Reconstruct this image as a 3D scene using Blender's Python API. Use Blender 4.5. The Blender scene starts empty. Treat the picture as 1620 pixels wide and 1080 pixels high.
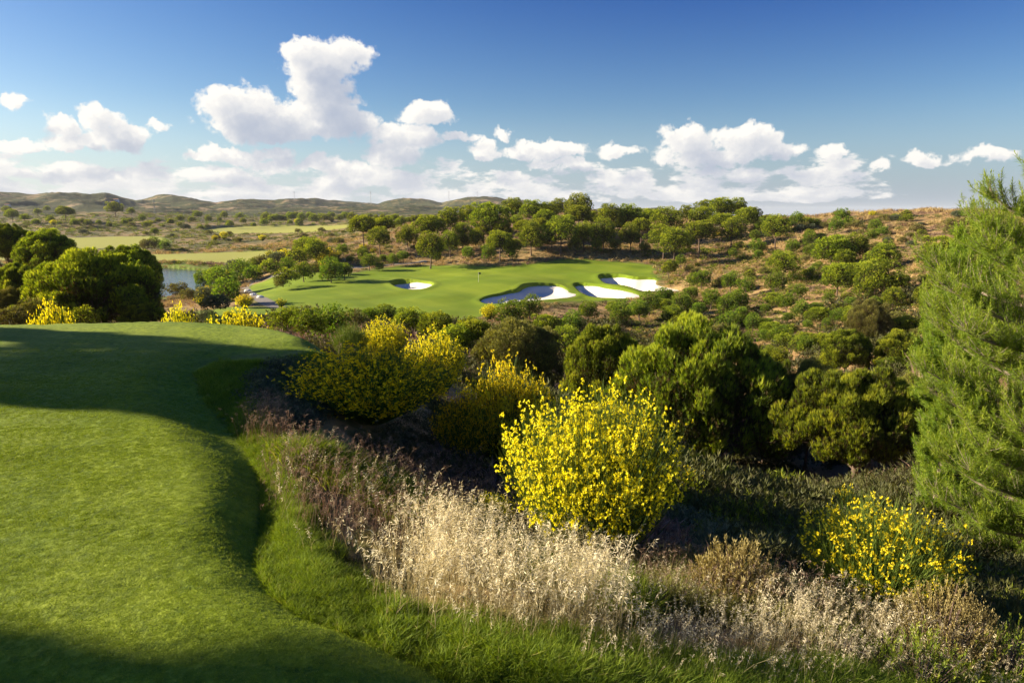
import bpy, math, random
import numpy as np
from math import sin, cos, tan, pi, radians as R

sc = bpy.context.scene
USE_HAZE = True
COL = sc.collection

# ------------------------------------------------------------------ camera
F, CX, CY, HORIZON = 1080.0, 810.0, 540.0, 338.0
PITCH = math.atan((CY - HORIZON) / F)
cam_d = bpy.data.cameras.new('camera')
cam_d.lens = 24.0; cam_d.sensor_width = 36.0; cam_d.clip_start = 0.05; cam_d.clip_end = 60000
cam = bpy.data.objects.new('camera', cam_d); COL.objects.link(cam)
cam.location = (0, 0, 0); cam.rotation_euler = (pi / 2 - PITCH, 0, 0)
sc.camera = cam

# ------------------------------------------------------------------ light
SUN_AZ, SUN_EL = R(81), R(19)          # azimuth measured from +Y towards -X
sun_d = bpy.data.lights.new('sun', 'SUN'); sun_d.energy = 5.0; sun_d.angle = R(0.53); sun_d.color = (1.0, 0.84, 0.60)
sun = bpy.data.objects.new('sun', sun_d); COL.objects.link(sun)
SDIR = np.array([-sin(SUN_AZ) * cos(SUN_EL), cos(SUN_AZ) * cos(SUN_EL), sin(SUN_EL)])
sun.rotation_euler = (pi / 2 - SUN_EL, 0, SUN_AZ + pi)
from mathutils import Vector
sun.rotation_euler = Vector(SDIR).to_track_quat('Z', 'Y').to_euler()

sc.view_settings.view_transform = 'Standard'; sc.view_settings.look = 'None'
sc.view_settings.gamma = 1.0; sc.view_settings.use_curve_mapping = False
sc.view_settings.exposure = 1.52
sc.cycles.max_bounces = 6; sc.cycles.diffuse_bounces = 3; sc.cycles.glossy_bounces = 2
sc.cycles.transmission_bounces = 3; sc.cycles.volume_bounces = 0; sc.cycles.transparent_max_bounces = 6
sc.cycles.use_denoising = True
sc.cycles.denoiser = 'OPENIMAGEDENOISE'; sc.cycles.denoising_input_passes = 'RGB_ALBEDO_NORMAL'; sc.cycles.denoising_prefilter = 'ACCURATE'
sc.cycles.sample_clamp_indirect = 4.0

def ray(px, py):
    u = (np.asarray(px, float) - CX) / F; v = (CY - np.asarray(py, float)) / F
    c, s = cos(PITCH), sin(PITCH)
    return u, c + v * s, -s + v * c
def at(px, py, Y):
    a, b, c = ray(px, py); t = Y / b
    return a * t, Y + 0 * t, c * t
def project(x, y, z):
    c, s = cos(PITCH), sin(PITCH)
    d = y * c - z * s
    return CX + F * x / d, CY - F * (y * s + z * c) / d

# ------------------------------------------------------------------ node helper
class NT:
    def __init__(s, nt): s.t = nt; nt.nodes.clear()
    def n(s, ty, inp=None, **kw):
        nd = s.t.nodes.new(ty)
        for k, v in kw.items(): setattr(nd, k, v)
        for k, v in (inp or {}).items():
            sk = nd.inputs[k]
            if isinstance(v, bpy.types.NodeSocket): s.t.links.new(v, sk)
            else:
                if isinstance(v, tuple) and len(v) == 3 and sk.type == 'RGBA': v = (*v, 1)
                sk.default_value = v
        return nd
    def m(s, op, a, b=None, c=None, clamp=False):
        nd = s.t.nodes.new('ShaderNodeMath'); nd.operation = op; nd.use_clamp = clamp
        for i, v in enumerate((a, b, c)):
            if v is None: continue
            if isinstance(v, bpy.types.NodeSocket): s.t.links.new(v, nd.inputs[i])
            else: nd.inputs[i].default_value = v
        return nd.outputs[0]
    def mix(s, f, a, b, blend='MIX'):
        nd = s.t.nodes.new('ShaderNodeMix'); nd.data_type = 'RGBA'; nd.blend_type = blend; nd.clamp_factor = True
        for i, v in ((0, f), (6, a), (7, b)):
            if isinstance(v, bpy.types.NodeSocket): s.t.links.new(v, nd.inputs[i])
            else: nd.inputs[i].default_value = (*v, 1) if isinstance(v, tuple) and len(v) == 3 else v
        return nd.outputs[2]
    def ramp(s, f, lo, hi):
        nd = s.t.nodes.new('ShaderNodeMapRange'); nd.interpolation_type = 'SMOOTHSTEP'
        s.t.links.new(f, nd.inputs[0]); nd.inputs[1].default_value = lo; nd.inputs[2].default_value = hi
        return nd.outputs[0]
    def noise(s, vec, scale, detail=3, rough=0.55, dist=0.0):
        nd = s.n('ShaderNodeTexNoise', {'Scale': scale, 'Detail': detail, 'Roughness': rough, 'Distortion': dist})
        if vec is not None: s.t.links.new(vec, nd.inputs['Vector'])
        return nd.outputs['Fac']

# ------------------------------------------------------------------ sky
wd = bpy.data.worlds.new('World'); sc.world = wd; wd.use_nodes = True
N = NT(wd.node_tree)
sky = N.n('ShaderNodeTexSky', sky_type='NISHITA', sun_disc=False, sun_elevation=SUN_EL, sun_rotation=-SUN_AZ,
          altitude=100, air_density=1.0, dust_density=1.0, ozone_density=1.6)
geo = N.n('ShaderNodeTexCoord').outputs['Generated']
sep = N.n('ShaderNodeSeparateXYZ', {0: geo})
dx, dy, dz = sep.outputs
az = N.m('ARCTAN2', dx, dy)
el = N.m('DIVIDE', dz, N.m('MAXIMUM', N.m('SQRT', N.m('ADD', N.m('MULTIPLY', dx, dx), N.m('MULTIPLY', dy, dy))), 0.001))
def ae(px, py):
    a, b, c = ray(px, py)
    return math.atan2(a, b), float(c / math.hypot(a, b))
# cumulus: (px, py, half width, half height) in photograph degrees, turned into azimuth / elevation
BLOBS = [
 (505, 95, 62, 40), (480, 80, 40, 26), (545, 85, 40, 26), (490, 135, 34, 40), (520, 170, 48, 48), (395, 180, 78, 44), (360, 170, 48, 36),
 (440, 185, 85, 36), (500, 195, 92, 28), (545, 190, 50, 24), (420, 205, 85, 18),
 (680, 180, 44, 22), (645, 216, 62, 22), (620, 245, 46, 26), (720, 218, 26, 8),
 (95, 200, 32, 16), (160, 195, 38, 26), (190, 218, 48, 24), (120, 228, 62, 16), (20, 232, 72, 14), (15, 162, 20, 9), (252, 200, 22, 12),
 (1090, 226, 50, 30), (1185, 218, 55, 28), (1130, 250, 90, 18), (1215, 235, 55, 16),
 (870, 238, 62, 17), (835, 242, 50, 14), (975, 240, 36, 11), (895, 262, 58, 10), (1470, 250, 38, 10), (1570, 245, 42, 12), (1390, 258, 18, 11),
 (1320, 238, 26, 8), (770, 232, 18, 12), (795, 212, 14, 9), (765, 245, 30, 9), (1310, 265, 26, 8),
 (360, 248, 45, 12), (430, 243, 40, 12), (510, 258, 40, 14), (330, 252, 30, 9), (420, 262, 30, 9), (560, 262, 40, 12),
]
cg = bpy.data.node_groups.new('cloud_density', 'ShaderNodeTree')
cg.interface.new_socket('P', in_out='INPUT', socket_type='NodeSocketVector')
cg.interface.new_socket('D', in_out='OUTPUT', socket_type='NodeSocketFloat')
G = NT(cg); gi = G.n('NodeGroupInput'); go = G.n('NodeGroupOutput')
P0 = gi.outputs[0]
def warp(vec, scale, amt):
    nz = G.n('ShaderNodeTexNoise', {'Vector': vec, 'Scale': scale, 'Detail': 4.0, 'Roughness': 0.6})
    sub = G.n('ShaderNodeVectorMath', {0: nz.outputs['Color'], 1: (0.5, 0.5, 0.5)}, operation='SUBTRACT')
    scl = G.n('ShaderNodeVectorMath', {0: sub.outputs[0], 'Scale': amt}, operation='SCALE')
    return G.n('ShaderNodeVectorMath', {0: vec, 1: scl.outputs[0]}, operation='ADD').outputs[0]
Pw = warp(warp(P0, 16.0, 0.045), 55.0, 0.022)
acc = None
for (bx, by, rx, ry) in BLOBS:
    a0, e0 = ae(bx, by); a1, _ = ae(bx + rx, by); _, e1 = ae(bx, by - ry)
    sb = G.n('ShaderNodeVectorMath', {0: Pw, 1: (a0, e0, 0)}, operation='SUBTRACT').outputs[0]
    ml = G.n('ShaderNodeVectorMath', {0: sb, 1: (1 / max(a1 - a0, .004), 1 / (e1 - e0), 0)}, operation='MULTIPLY').outputs[0]
    ln = G.n('ShaderNodeVectorMath', {0: ml}, operation='LENGTH').outputs['Value']
    st_ = 0.42 + 0.58 * min(1.0, (rx * ry) / 1100.0)
    v = G.m('MULTIPLY', G.m('SUBTRACT', 1.0, ln), st_)
    acc = v if acc is None else G.m('SMOOTH_MAX', acc, v, 0.12)
n1 = G.noise(P0, 34.0, 9, 0.60)
n2 = G.noise(P0, 12.0, 4, 0.5)
d1 = G.m('ADD', acc, G.m('MULTIPLY', G.m('SUBTRACT', n1, 0.5), 1.55))
d1 = G.m('ADD', d1, G.m('MULTIPLY', G.m('SUBTRACT', n2, 0.5), 0.55))
d1 = G.m('ADD', d1, 0.12)
# the low bank of cloud along the horizon
sp = G.n('ShaderNodeSeparateXYZ', {0: P0})
st = G.n('ShaderNodeVectorMath', {0: P0, 1: (1.0, 2.6, 1.0)}, operation='MULTIPLY').outputs[0]
n3 = G.noise(st, 13.0, 8, 0.6)
band = G.m('MULTIPLY', G.ramp(sp.outputs[1], 0.004, 0.02), G.m('SUBTRACT', 1.0, G.ramp(sp.outputs[1], 0.045, 0.115)))
azf = G.m('SUBTRACT', 1.0, G.ramp(sp.outputs[0], 0.44, 0.58))
d2 = G.m('ADD', G.m('MULTIPLY', G.m('SUBTRACT', n3, 0.5), 3.4), G.m('SUBTRACT', G.m('MULTIPLY', G.m('MULTIPLY', band, azf), 1.35), 1.05))
G.t.links.new(G.m('MAXIMUM', d1, d2), go.inputs[0])
pv = N.n('ShaderNodeCombineXYZ', {0: az, 1: el, 2: 0.0}).outputs[0]
def dens(off):
    v = pv
    if off: v = N.n('ShaderNodeVectorMath', {0: pv, 1: off}, operation='ADD').outputs[0]
    g = N.n('ShaderNodeGroup'); g.node_tree = cg
    wd.node_tree.links.new(v, g.inputs[0]); return g.outputs[0]
D0 = dens(None); D1 = dens((-0.012, 0.012, 0)); D2 = dens((-0.030, 0.034, 0))
alpha = N.ramp(D0, -0.03, 0.30)
# sunlight left after the cloud that lies towards the sun
thick = N.m('ADD', N.m('MULTIPLY', N.m('MAXIMUM', D1, 0.0), 0.55), N.m('MULTIPLY', N.m('MAXIMUM', D2, 0.0), 0.85))
lit = N.m('EXPONENT', N.m('MULTIPLY', thick, -1.7))
skyc = N.mix(1.0, N.n('ShaderNodeHueSaturation', {'Saturation': 1.28, 'Value': 1.0, 'Color': sky.outputs[0]}).outputs[0], (0.80, 0.89, 1.0), 'MULTIPLY')
pol = N.m('MULTIPLY', N.ramp(el, 0.02, 0.40), N.m('ADD', 0.45, N.m('MULTIPLY', N.ramp(az, -0.8, 0.5), 0.55)))
skyc = N.mix(pol, skyc, N.mix(1.0, skyc, (0.08, 0.33, 0.80), 'MULTIPLY'))
hz = N.m('SUBTRACT', 1.0, N.ramp(el, -0.02, 0.16))
hzc = N.mix(N.ramp(az, -0.65, 0.55), (4.6, 5.5, 6.7), (2.1, 2.9, 4.5))
skyc = N.mix(N.m('MULTIPLY', hz, 0.72), skyc, hzc)
ccol = N.mix(lit, (2.9, 3.35, 4.3), (7.6, 7.3, 6.8))
low = N.m('SUBTRACT', 1.0, N.ramp(el, 0.0, 0.12))
ccol = N.mix(N.m('MULTIPLY', low, 0.30), ccol, N.mix(N.ramp(az, -0.6, 0.6), (5.9, 5.9, 6.0), (4.1, 4.4, 5.1)))
col = N.mix(N.m('MULTIPLY', alpha, 0.97), skyc, ccol)
SKY_STRENGTH = 0.050
bg = N.n('ShaderNodeBackground', {'Color': col, 'Strength': SKY_STRENGTH})
bg0 = N.n('ShaderNodeBackground', {'Color': skyc, 'Strength': SKY_STRENGTH})
# clouds stand only in one part of the sky; elsewhere the plain sky is enough
inreg = N.m('MULTIPLY', N.m('MULTIPLY', N.m('GREATER_THAN', el, -0.01), N.m('LESS_THAN', el, 0.33)), N.m('LESS_THAN', N.m('ABSOLUTE', az), 0.95))
mx = N.n('ShaderNodeMixShader', {0: inreg, 1: bg0.outputs[0], 2: bg.outputs[0]})
out = N.n('ShaderNodeOutputWorld', {0: mx.outputs[0]})
wd.cycles.sampling_method = 'NONE'

# ------------------------------------------------------------------ noise
def _h(ix, iy, seed):
    h = (ix.astype(np.int64) * 374761393 + iy.astype(np.int64) * 668265263 + seed * 1274126177) & 0xffffffff
    h = ((h ^ (h >> 13)) * 1274126177) & 0xffffffff
    return ((h ^ (h >> 16)) & 0xffffff) / float(0xffffff)
def vnoise(x, y, seed=0):
    ix = np.floor(x); iy = np.floor(y); fx = x - ix; fy = y - iy
    fx = fx * fx * fx * (fx * (fx * 6 - 15) + 10); fy = fy * fy * fy * (fy * (fy * 6 - 15) + 10)
    a = _h(ix, iy, seed); b = _h(ix + 1, iy, seed); c = _h(ix, iy + 1, seed); d = _h(ix + 1, iy + 1, seed)
    return (a + (b - a) * fx) * (1 - fy) + (c + (d - c) * fx) * fy
def fbm(x, y, seed=0, oct=4, gain=0.5):
    s = 0; a = 1; t = 0
    ca, sa = cos(0.6), sin(0.6)
    for i in range(oct):
        s = s + a * (vnoise(x, y, seed + i * 17) - 0.5); t += a; a *= gain
        x, y = (x * ca - y * sa) * 2.03 + 3.1, (x * sa + y * ca) * 2.03 + 1.7
    return s / t * 2
def sstep(a, b, x):
    t = np.clip((x - a) / (b - a), 0, 1); return t * t * (3 - 2 * t)
def sdf(x, y, poly):
    """signed distance to a closed polygon, negative inside"""
    p = np.asarray(poly, float); x = np.asarray(x, float); y = np.asarray(y, float)
    d = np.full(x.shape, 1e18); inside = np.zeros(x.shape, bool)
    q = np.roll(p, -1, axis=0)
    for (ax, ay), (bx, by) in zip(p, q):
        ex, ey = bx - ax, by - ay; L = ex * ex + ey * ey + 1e-12
        t = np.clip(((x - ax) * ex + (y - ay) * ey) / L, 0, 1)
        d = np.minimum(d, (x - ax - t * ex) ** 2 + (y - ay - t * ey) ** 2)
        c = ((ay > y) != (by > y)) & (x < (bx - ax) * (y - ay) / (by - ay + 1e-18) + ax)
        inside ^= c
    d = np.sqrt(d); return np.where(inside, -d, d)
def smooth_poly(pts, k=2):
    p = np.asarray(pts, float)
    for _ in range(k):
        q = np.roll(p, -1, axis=0)
        p = np.stack([p * .75 + q * .25, p * .25 + q * .75], 1).reshape(-1, 2)
    return p

# ------------------------------------------------------------------ terrain
# survey points seen in the photograph: pixel and distance
PTS_PIX = [
 (450,905,5.25),(430,800,6.6),(440,720,8.1),(520,860,6.2),(600,960,5.0),(360,640,10.0),(560,740,8.4),(650,800,8.0),(700,870,6.6),(800,985,4.8),(1000,1000,4.9),(1200,1005,4.9),(1400,1050,4.7),(1600,1060,4.9),
 (940,890,7.0),(1380,960,6.3),(1150,900,6.9),(400,625,10.4),(470,600,11.3),(520,565,12.6),(500,700,9.0),
 (1100,850,9.5),(1100,780,14.0),(1200,800,21),(1550,850,15),(1360,775,30),(1130,735,36),(1600,960,8.5),(800,800,9.5),(700,720,11.5),
 (1000,530,100),(1100,520,105),(1250,520,95),(1200,560,80),(1280,575,68),(1430,575,54),(850,498,117),(950,494,125),
 (753,443,165),(820,455,150),(900,430,176),(1000,420,186),(980,440,160),(1060,456,150),(1040,468,144),(930,472,144),(870,474,140),(790,480,134),
 (450,465,150),(620,440,176),(650,453,160),(700,418,202),(560,430,192),(430,430,200),(480,490,126),(560,503,118),(700,508,112),(770,497,122),(850,443,163),
 (1100,440,152),(1180,420,166),(1200,380,200),(1200,352,240),(1300,346,222),(1450,338,202),(1530,335,190),(1300,400,150),(1300,460,115),(1400,400,132),(1400,480,90),
 (1500,400,112),(1430,370,165),(1450,540,62),(950,372,235),(850,378,225),(700,387,238),(580,378,285),(500,395,262),(900,350,300),(1050,348,300),(1130,345,300),(1000,338,380),
 (600,350,520),(700,344,600),(420,428,225),(360,440,215),(430,497,85),(470,516,60),(380,500,95),(300,502,90),(330,480,150),(400,466,165),(420,448,200),
 (300,405,330),(430,402,340),(150,388,420),(250,380,480),(400,380,440),(330,366,620),(480,362,700),(100,365,620),(60,350,850),(185,337,900),(300,352,900),(500,350,900),
]
PTS_Z = [  # pixel column, distance, height
 (-1500,4,-2.6),(-1500,12,-2.7),(-1500,30,-4),(-1500,80,-8),(-1500,300,-16),(-1500,900,-12),(-3000,6,-2.6),(-3000,40,-5),(-3000,300,-15),
 (-400,4,-2.6),(-400,9,-2.6),(-400,17,-3.0),(-400,30,-5),(-400,60,-9),(-400,120,-14),(-400,250,-18),(-400,600,-18),(-400,1200,-10),
 (0,3,-2.6),(0,6,-2.62),(0,10,-2.65),(0,15,-2.9),(0,25,-6.2),(0,45,-10),(0,70,-12.5),(0,120,-16.5),(0,200,-20.5),(0,300,-20.0),
 (200,4,-2.6),(200,6,-2.65),(200,10,-2.7),(200,15.5,-3.0),(200,25,-6.2),(200,50,-11),(200,80,-13.5),(200,130,-19),(200,190,-22.5),(200,250,-22.5),
 (400,16,-3.3),(400,25,-5.8),(400,45,-9.0),(300,200,-22.5),(300,245,-22.5),(300,285,-19.2),(420,290,-18.8),
 (560,25,-5.3),(560,45,-8.2),(560,80,-14),(650,17,-4.3),(650,30,-6.3),(690,14,-4.5),(700,50,-9.8),(700,80,-16.2),(820,46,-12.5),(900,30,-9.3),(900,22,-7.0),(900,14,-5.3),(850,80,-19.5),(950,65,-17.5),
 (1050,50,-15.5),(1050,75,-18.8),(1200,45,-14.5),(1350,42,-13.2),(1500,38,-11.2),(1500,25,-10),(1500,11,-6.0),(1560,75,-9.8),
 (1700,60,-8),(1700,110,-3.5),(1700,30,-9),(1700,12,-6.8),(1700,6,-4),(1700,190,0.5),(2100,5,-3.6),(2100,12,-6.5),(2100,30,-9),(2100,80,-5),(2100,200,2),(4000,5,-3.2),(4000,20,-7),(4000,100,-6),(4000,300,0),
 (1200,330,-6),(1300,330,-6),(1450,300,-5),(1600,300,-4),(1200,600,-22),(1400,600,-22),(1700,600,-20),(2100,600,-18),(1000,600,-12),(850,700,-6),
 (1200,2000,-24),(1500,2000,-24),(900,1500,-14),(600,1200,-8),(300,1400,-11),(0,1500,-8),(-400,2500,-8),(1900,2500,-24),(600,4000,-10),(1200,5000,-25),(0,5000,-10),(-1500,4000,-10),(4000,3000,-20),
 (810,2.2,-2.75),(300,2.2,-2.6),(1300,2.2,-2.85),(1700,2.5,-3.0),
]
cx_, cy_, cz_ = [], [], []
for a, b, Y in PTS_PIX:
    x, y, z = at(a, b, Y); cx_.append(x); cy_.append(y); cz_.append(z)
for a, Y, z in PTS_Z:
    cx_.append((a - CX) / F * Y); cy_.append(Y); cz_.append(z)
cx_, cy_, cz_ = map(np.array, (cx_, cy_, cz_))
KT = 1.6
def lp(x, y):
    r = np.hypot(x, y); return np.arctan2(x, y) * KT, np.log(np.maximum(r, 1.5)), r
_a, _b, _r = lp(cx_, cy_)
def _w(r): return r + 3.0
def _k(d2): return 0.5 * d2 * np.log(d2 + 1e-9)
_n = len(_a)
_A = np.zeros((_n + 3, _n + 3))
_A[:_n, :_n] = _k((_a[:, None] - _a) ** 2 + (_b[:, None] - _b) ** 2) + np.eye(_n) * 0.002
_A[:_n, _n] = 1; _A[:_n, _n + 1] = _a; _A[:_n, _n + 2] = _b; _A[_n:, :_n] = _A[:_n, _n:].T
_c = np.linalg.solve(_A, np.r_[cz_ / _w(_r), 0, 0, 0])
TA = np.linspace(-2.0 * KT, 2.0 * KT, 321); TB = np.linspace(math.log(1.5), math.log(8000), 441)
_ga, _gb = np.meshgrid(TA, TB, indexing='ij')
_T = _c[_n] + _c[_n + 1] * _ga + _c[_n + 2] * _gb
for i in range(_n): _T = _T + _c[i] * _k((_ga - _a[i]) ** 2 + (_gb - _b[i]) ** 2)
def base_z(x, y):
    a, b, r = lp(x, y)
    fa = np.clip((a - TA[0]) / (TA[1] - TA[0]), 1, len(TA) - 3.001); fb = np.clip((b - TB[0]) / (TB[1] - TB[0]), 1, len(TB) - 3.001)
    ia = fa.astype(int); ib = fb.astype(int); ta = fa - ia; tb = fb - ib
    def cr(t): return (-.5*t+t*t-.5*t**3, 1-2.5*t*t+1.5*t**3, .5*t+2*t*t-1.5*t**3, -.5*t*t+.5*t**3)
    wa, wb = cr(ta), cr(tb); s = 0
    for i in range(4):
        for j in range(4): s = s + wa[i] * wb[j] * _T[ia + i - 1, ib + j - 1]
    return s * _w(r)

# tee plateau outline on the level z = TEEZ
TEEZ = -2.6
def on_level(px, py, z):
    a, b, c = ray(px, py); t = z / c; return (a * t, b * t)
TEE = smooth_poly([on_level(*p, TEEZ) for p in
   [(520,1010),(420,985),(335,930),(292,880),(285,830),(325,770),(300,715),(240,660),(225,610),(260,575),(330,556),(420,548),(478,541),(455,528),(400,518),(300,511),(150,511),(0,517)]]
   + [(-16, 15), (-22, 9), (-22, 0), (-12, -6), (2, -6), (1.2, 1.5), (0.2, 2.6)], 2)
MOWN = smooth_poly([on_level(*p, TEEZ - .15) for p in
   [(830,1110),(745,1075),(600,1018),(450,970),(405,915),(398,870),(412,790),(402,715),(345,655),(308,612),(308,585),(350,572),(430,570),(495,566),(528,553),(508,536),(440,519),(380,509),(300,505),(150,505),(0,509)]]
   + [(-18, 16), (-26, 9), (-26, -2), (-12, -8), (4, -7), (2.4, 1.5)], 2)

# the sea-level pond, bunkers, fairways, path: outlines are found by sending the view ray to the bare terrain
def hit(px, py, fn=None, tmin=2.0, tmax=5000):
    fn = fn or base_z
    px = np.atleast_1d(np.asarray(px, float)); py = np.atleast_1d(np.asarray(py, float))
    a, b, c = ray(px, py)
    ts = np.exp(np.linspace(math.log(tmin), math.log(tmax), 900))
    g = fn(a[:, None] * ts, b[:, None] * ts) - c[:, None] * ts
    k = np.argmax(g > 0, axis=1); ok = (g > 0).any(axis=1); k = np.where(ok, k, len(ts) - 1)
    k = np.maximum(k, 1); lo = ts[k - 1]; hi = ts[k]
    for _ in range(14):
        md = (lo + hi) / 2; gg = fn(a * md, b * md) - c * md
        up = gg > 0; hi = np.where(up, md, hi); lo = np.where(up, lo, md)
    return a * hi, b * hi, c * hi, ok
def world_poly(pix, z=None, k=2, tmin=60):
    if z is not None: return smooth_poly([on_level(p, q, z) for p, q in pix], k)
    x, y, _, _ = hit([p for p, _ in pix], [q for _, q in pix], tmin=tmin)
    return smooth_poly(np.stack([x, y], 1), k)

POND_Z = -21.6
POND = smooth_poly([on_level(p, q, POND_Z) for p, q in [(-60,424),(60,421),(150,421),(250,423),(300,427),(345,431),(378,436),(372,444),(348,449),(318,457),(290,463),(262,469),(200,476),(80,470),(-60,450)]], 1)
BUNKERS = [
 ('B1', [(617,448),(628,444),(650,443),(676,446),(687,451),(680,456),(660,460),(640,459),(628,455)], 1.7),
 ('B2', [(759,473),(775,467),(797,463),(806,460),(820,459),(829,452),(845,450),(862,450),(884,450),(897,456),(899,463),(914,466),(905,471),(885,472),(860,474),(830,477),(800,479),(775,481),(763,478)], 2.2),
 ('B3', [(906,448),(921,446),(942,449),(962,454),(985,459),(1003,464),(1016,470),(1000,472),(965,472),(935,470),(922,464),(914,455)], 2.8),
 ('B4', [(945,436),(962,434),(983,434),(1000,439),(1025,440),(1040,442),(1036,451),(1050,455),(1082,456),(1075,460),(1045,461),(1018,463),(1006,458),(990,453),(965,450),(955,445)], 3.2),
]
BUNK = [(n, world_poly(p, k=2, tmin=90), d) for n, p, d in BUNKERS]
# the green and its surrounds
GREEN = world_poly([(392,455),(410,447),(450,442),(500,440),(560,432),(640,421),(720,420),(800,424),(850,417),(900,410),(960,414),(1000,416),(1035,420),(1028,434),(1040,441),(1010,446),(1030,462),(985,474),(900,475),(860,479),(800,484),(770,490),(760,500),(720,512),(640,512),(560,505),(500,497),(450,487),(410,474)], k=2, tmin=90)
GRASS2 = world_poly([(420,446),(440,436),(500,430),(520,436),(470,446)], k=1, tmin=90)
LOWTEE = world_poly([(300,497),(340,488),(400,486),(450,488),(470,494),(455,503),(400,512),(340,510)], k=2, tmin=45)
FAIR = [world_poly(p, k=2, tmin=150) for p in (
 [(-80,414),(60,412),(180,411),(300,413),(420,411),(470,404),(482,398),(440,395),(360,399),(250,402),(180,403),(-80,404)],
 [(-80,394),(80,392),(180,393),(245,391),(275,382),(250,374),(180,374),(100,377),(-80,379)],
 [(320,363),(380,358),(450,358),(530,356),(560,360),(520,366),(430,369),(350,370)])]
PATHW = None

def bunker_depth(x, y, poly, d):
    s = sdf(x, y, poly); return s
SKYL = np.array([(-2500,324),(-900,319),(-300,316),(0,312),(30,313),(60,315),(110,312),(145,311),(170,307),(190,311),(215,315),(250,308),(275,306),(330,317),(345,318),(380,310),(405,311),(435,316),(470,313),(500,309),(540,311),(565,313),(600,317),(625,312),(650,308),(680,312),(700,317),(720,311),(740,308),(770,309),(800,312),(830,313),(860,320),(900,323),(940,325),(960,322),(1000,323),(1040,321),(1070,326),(1110,332),(1150,331),(1180,333),(1200,338),(1260,343),(2000,345),(4000,345)], float)
def hills(x, y, r):
    a = np.arctan2(x, y); px = CX + F * np.tan(np.clip(a, -1.4, 1.4)) * 1.017
    sk = np.interp(px, SKYL[:, 0], SKYL[:, 1])
    top = (HORIZON - sk) / F                     # elevation of the crest seen from here
    wob = fbm(x / 520, y / 520, 5, 3)
    crest = 2900 + 350 * wob
    env = np.exp(-((r - crest) / 620) ** 2)
    zc = top * 2900 * 0.90 - 3
    rn = 1 - np.abs(fbm(x / 310 + 4, y / 310, 11, 4, 0.5)) * 1.9
    front = np.exp(-((r - 1950 - 250 * fbm(x / 700, y / 700, 9, 2)) / 520) ** 2) * np.clip(top * 2900, -30, 45) * (0.16 + 0.36 * rn)
    amp = np.clip((zc + 12) / 60, 0.0, 1)
    low = sstep(1150, 1500, r)
    bump = (rn - 0.75) * 26 * amp * np.exp(-((r - 2500) / 900) ** 2)
    fine = fbm(x / 70, y / 70, 31, 4, 0.55) * 7 * amp * sstep(1300, 1700, r) * (1 - sstep(4200, 5000, r))
    return (env * (zc + 6) + np.maximum(front, -30) * amp + bump * 0.45 + fine * 0.7) * low
def mown_sdf(x, y):
    return sdf(x, y, MOWN)
def ground_z(x, y, fine=True):
    x = np.asarray(x, float); y = np.asarray(y, float); r = np.hypot(x, y)
    z = base_z(x, y)
    near = r < 60
    if near.any():
        xn, yn = x[near], y[near]; s = sdf(xn, yn, TEE)
        t = 1 - sstep(-0.12, 0.72, s); tz = TEEZ + 0.05 * fbm(xn / 5, yn / 5, 3, 2) + 0.035 * np.clip(yn - 9, -4, 6) * 0.3
        zn = z[near]; zn = np.where(s < 1.3, zn + (tz - zn) * t, zn)
        ms = sdf(xn, yn, MOWN)
        rough = sstep(0.0, 0.35, ms)
        zn = zn + 0.17 * sstep(0.0, 0.45, ms) * (1 - sstep(1.3, 2.6, ms)) * sstep(-4.5, -3.0, xn) * (1 - sstep(8.5, 10.5, yn))
        zn = zn + rough * (0.07 * fbm(xn * 1.7, yn * 1.7, 41, 4) + 0.12 * fbm(xn / 1.9, yn / 1.9, 44, 3)) + (1 - rough) * (0.012 * fbm(xn * 1.4, yn * 2.6, 7, 3) + 0.007 * fbm(xn * 3.2, yn * 8.0, 9, 3) + 0.006 * np.sin((yn * 0.97 + xn * 0.22) * 11.0))
        z[near] = zn
    mid = (r >= 20) & (r < 2000)
    if mid.any():
        xm, ym = x[mid], y[mid]
        g = np.minimum(np.minimum(sdf(xm, ym, GREEN), sdf(xm, ym, LOWTEE)), 999.)
        for f in FAIR: g = np.minimum(g, sdf(xm, ym, f))
        pd = sdf(xm, ym, POND)
        k = sstep(0, 8, g) * sstep(20, 45, r[mid]) * sstep(0, 12, pd)
        zz = z[mid] + k * (0.75 * fbm(xm / 11, ym / 11, 51, 4) + 1.6 * fbm(xm / 45, ym / 45, 57, 3) * sstep(150, 400, r[mid]) + 5 * fbm(xm / 130, ym / 130, 59, 3) * sstep(350, 900, r[mid]))
        gs = sdf(xm, ym, GREEN)
        zz = zz + (1 - sstep(-6, 2, gs)) * 0.55 * fbm(xm / 17, ym / 13, 63, 2)
        zz = np.where(pd < 9, np.where(pd < 0, POND_Z - 1.2, np.maximum(np.minimum(zz, POND_Z + 0.1 + np.maximum(pd, 0) * 0.45), POND_Z - 1.2 + np.minimum(pd, 3) * 0.55)), zz)
        for nme, poly, d in BUNK:
            s = sdf(xm, ym, poly)
            m = s < 3
            if m.any():
                q = zz[m]; sm = s[m]
                lip = np.exp(-((sm - 0.7) / 1.0) ** 2) * 0.14
                sz = sand_z(xm[m], ym[m], poly, d) - 0.35
                t = 1 - sstep(-0.22, 0.12, sm)
                q = q + lip; q = q + (np.minimum(sz, q) - q) * t; zz[m] = q
        z[mid] = zz
    far = r > 1100
    if far.any(): z[far] = z[far] * 1.0 + hills(x[far], y[far], r[far])
    z = np.where(r > 6000, -25 + (z + 25) * np.exp(-(r - 6000) / 1500), z)
    return z
_rimcache = {}
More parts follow.
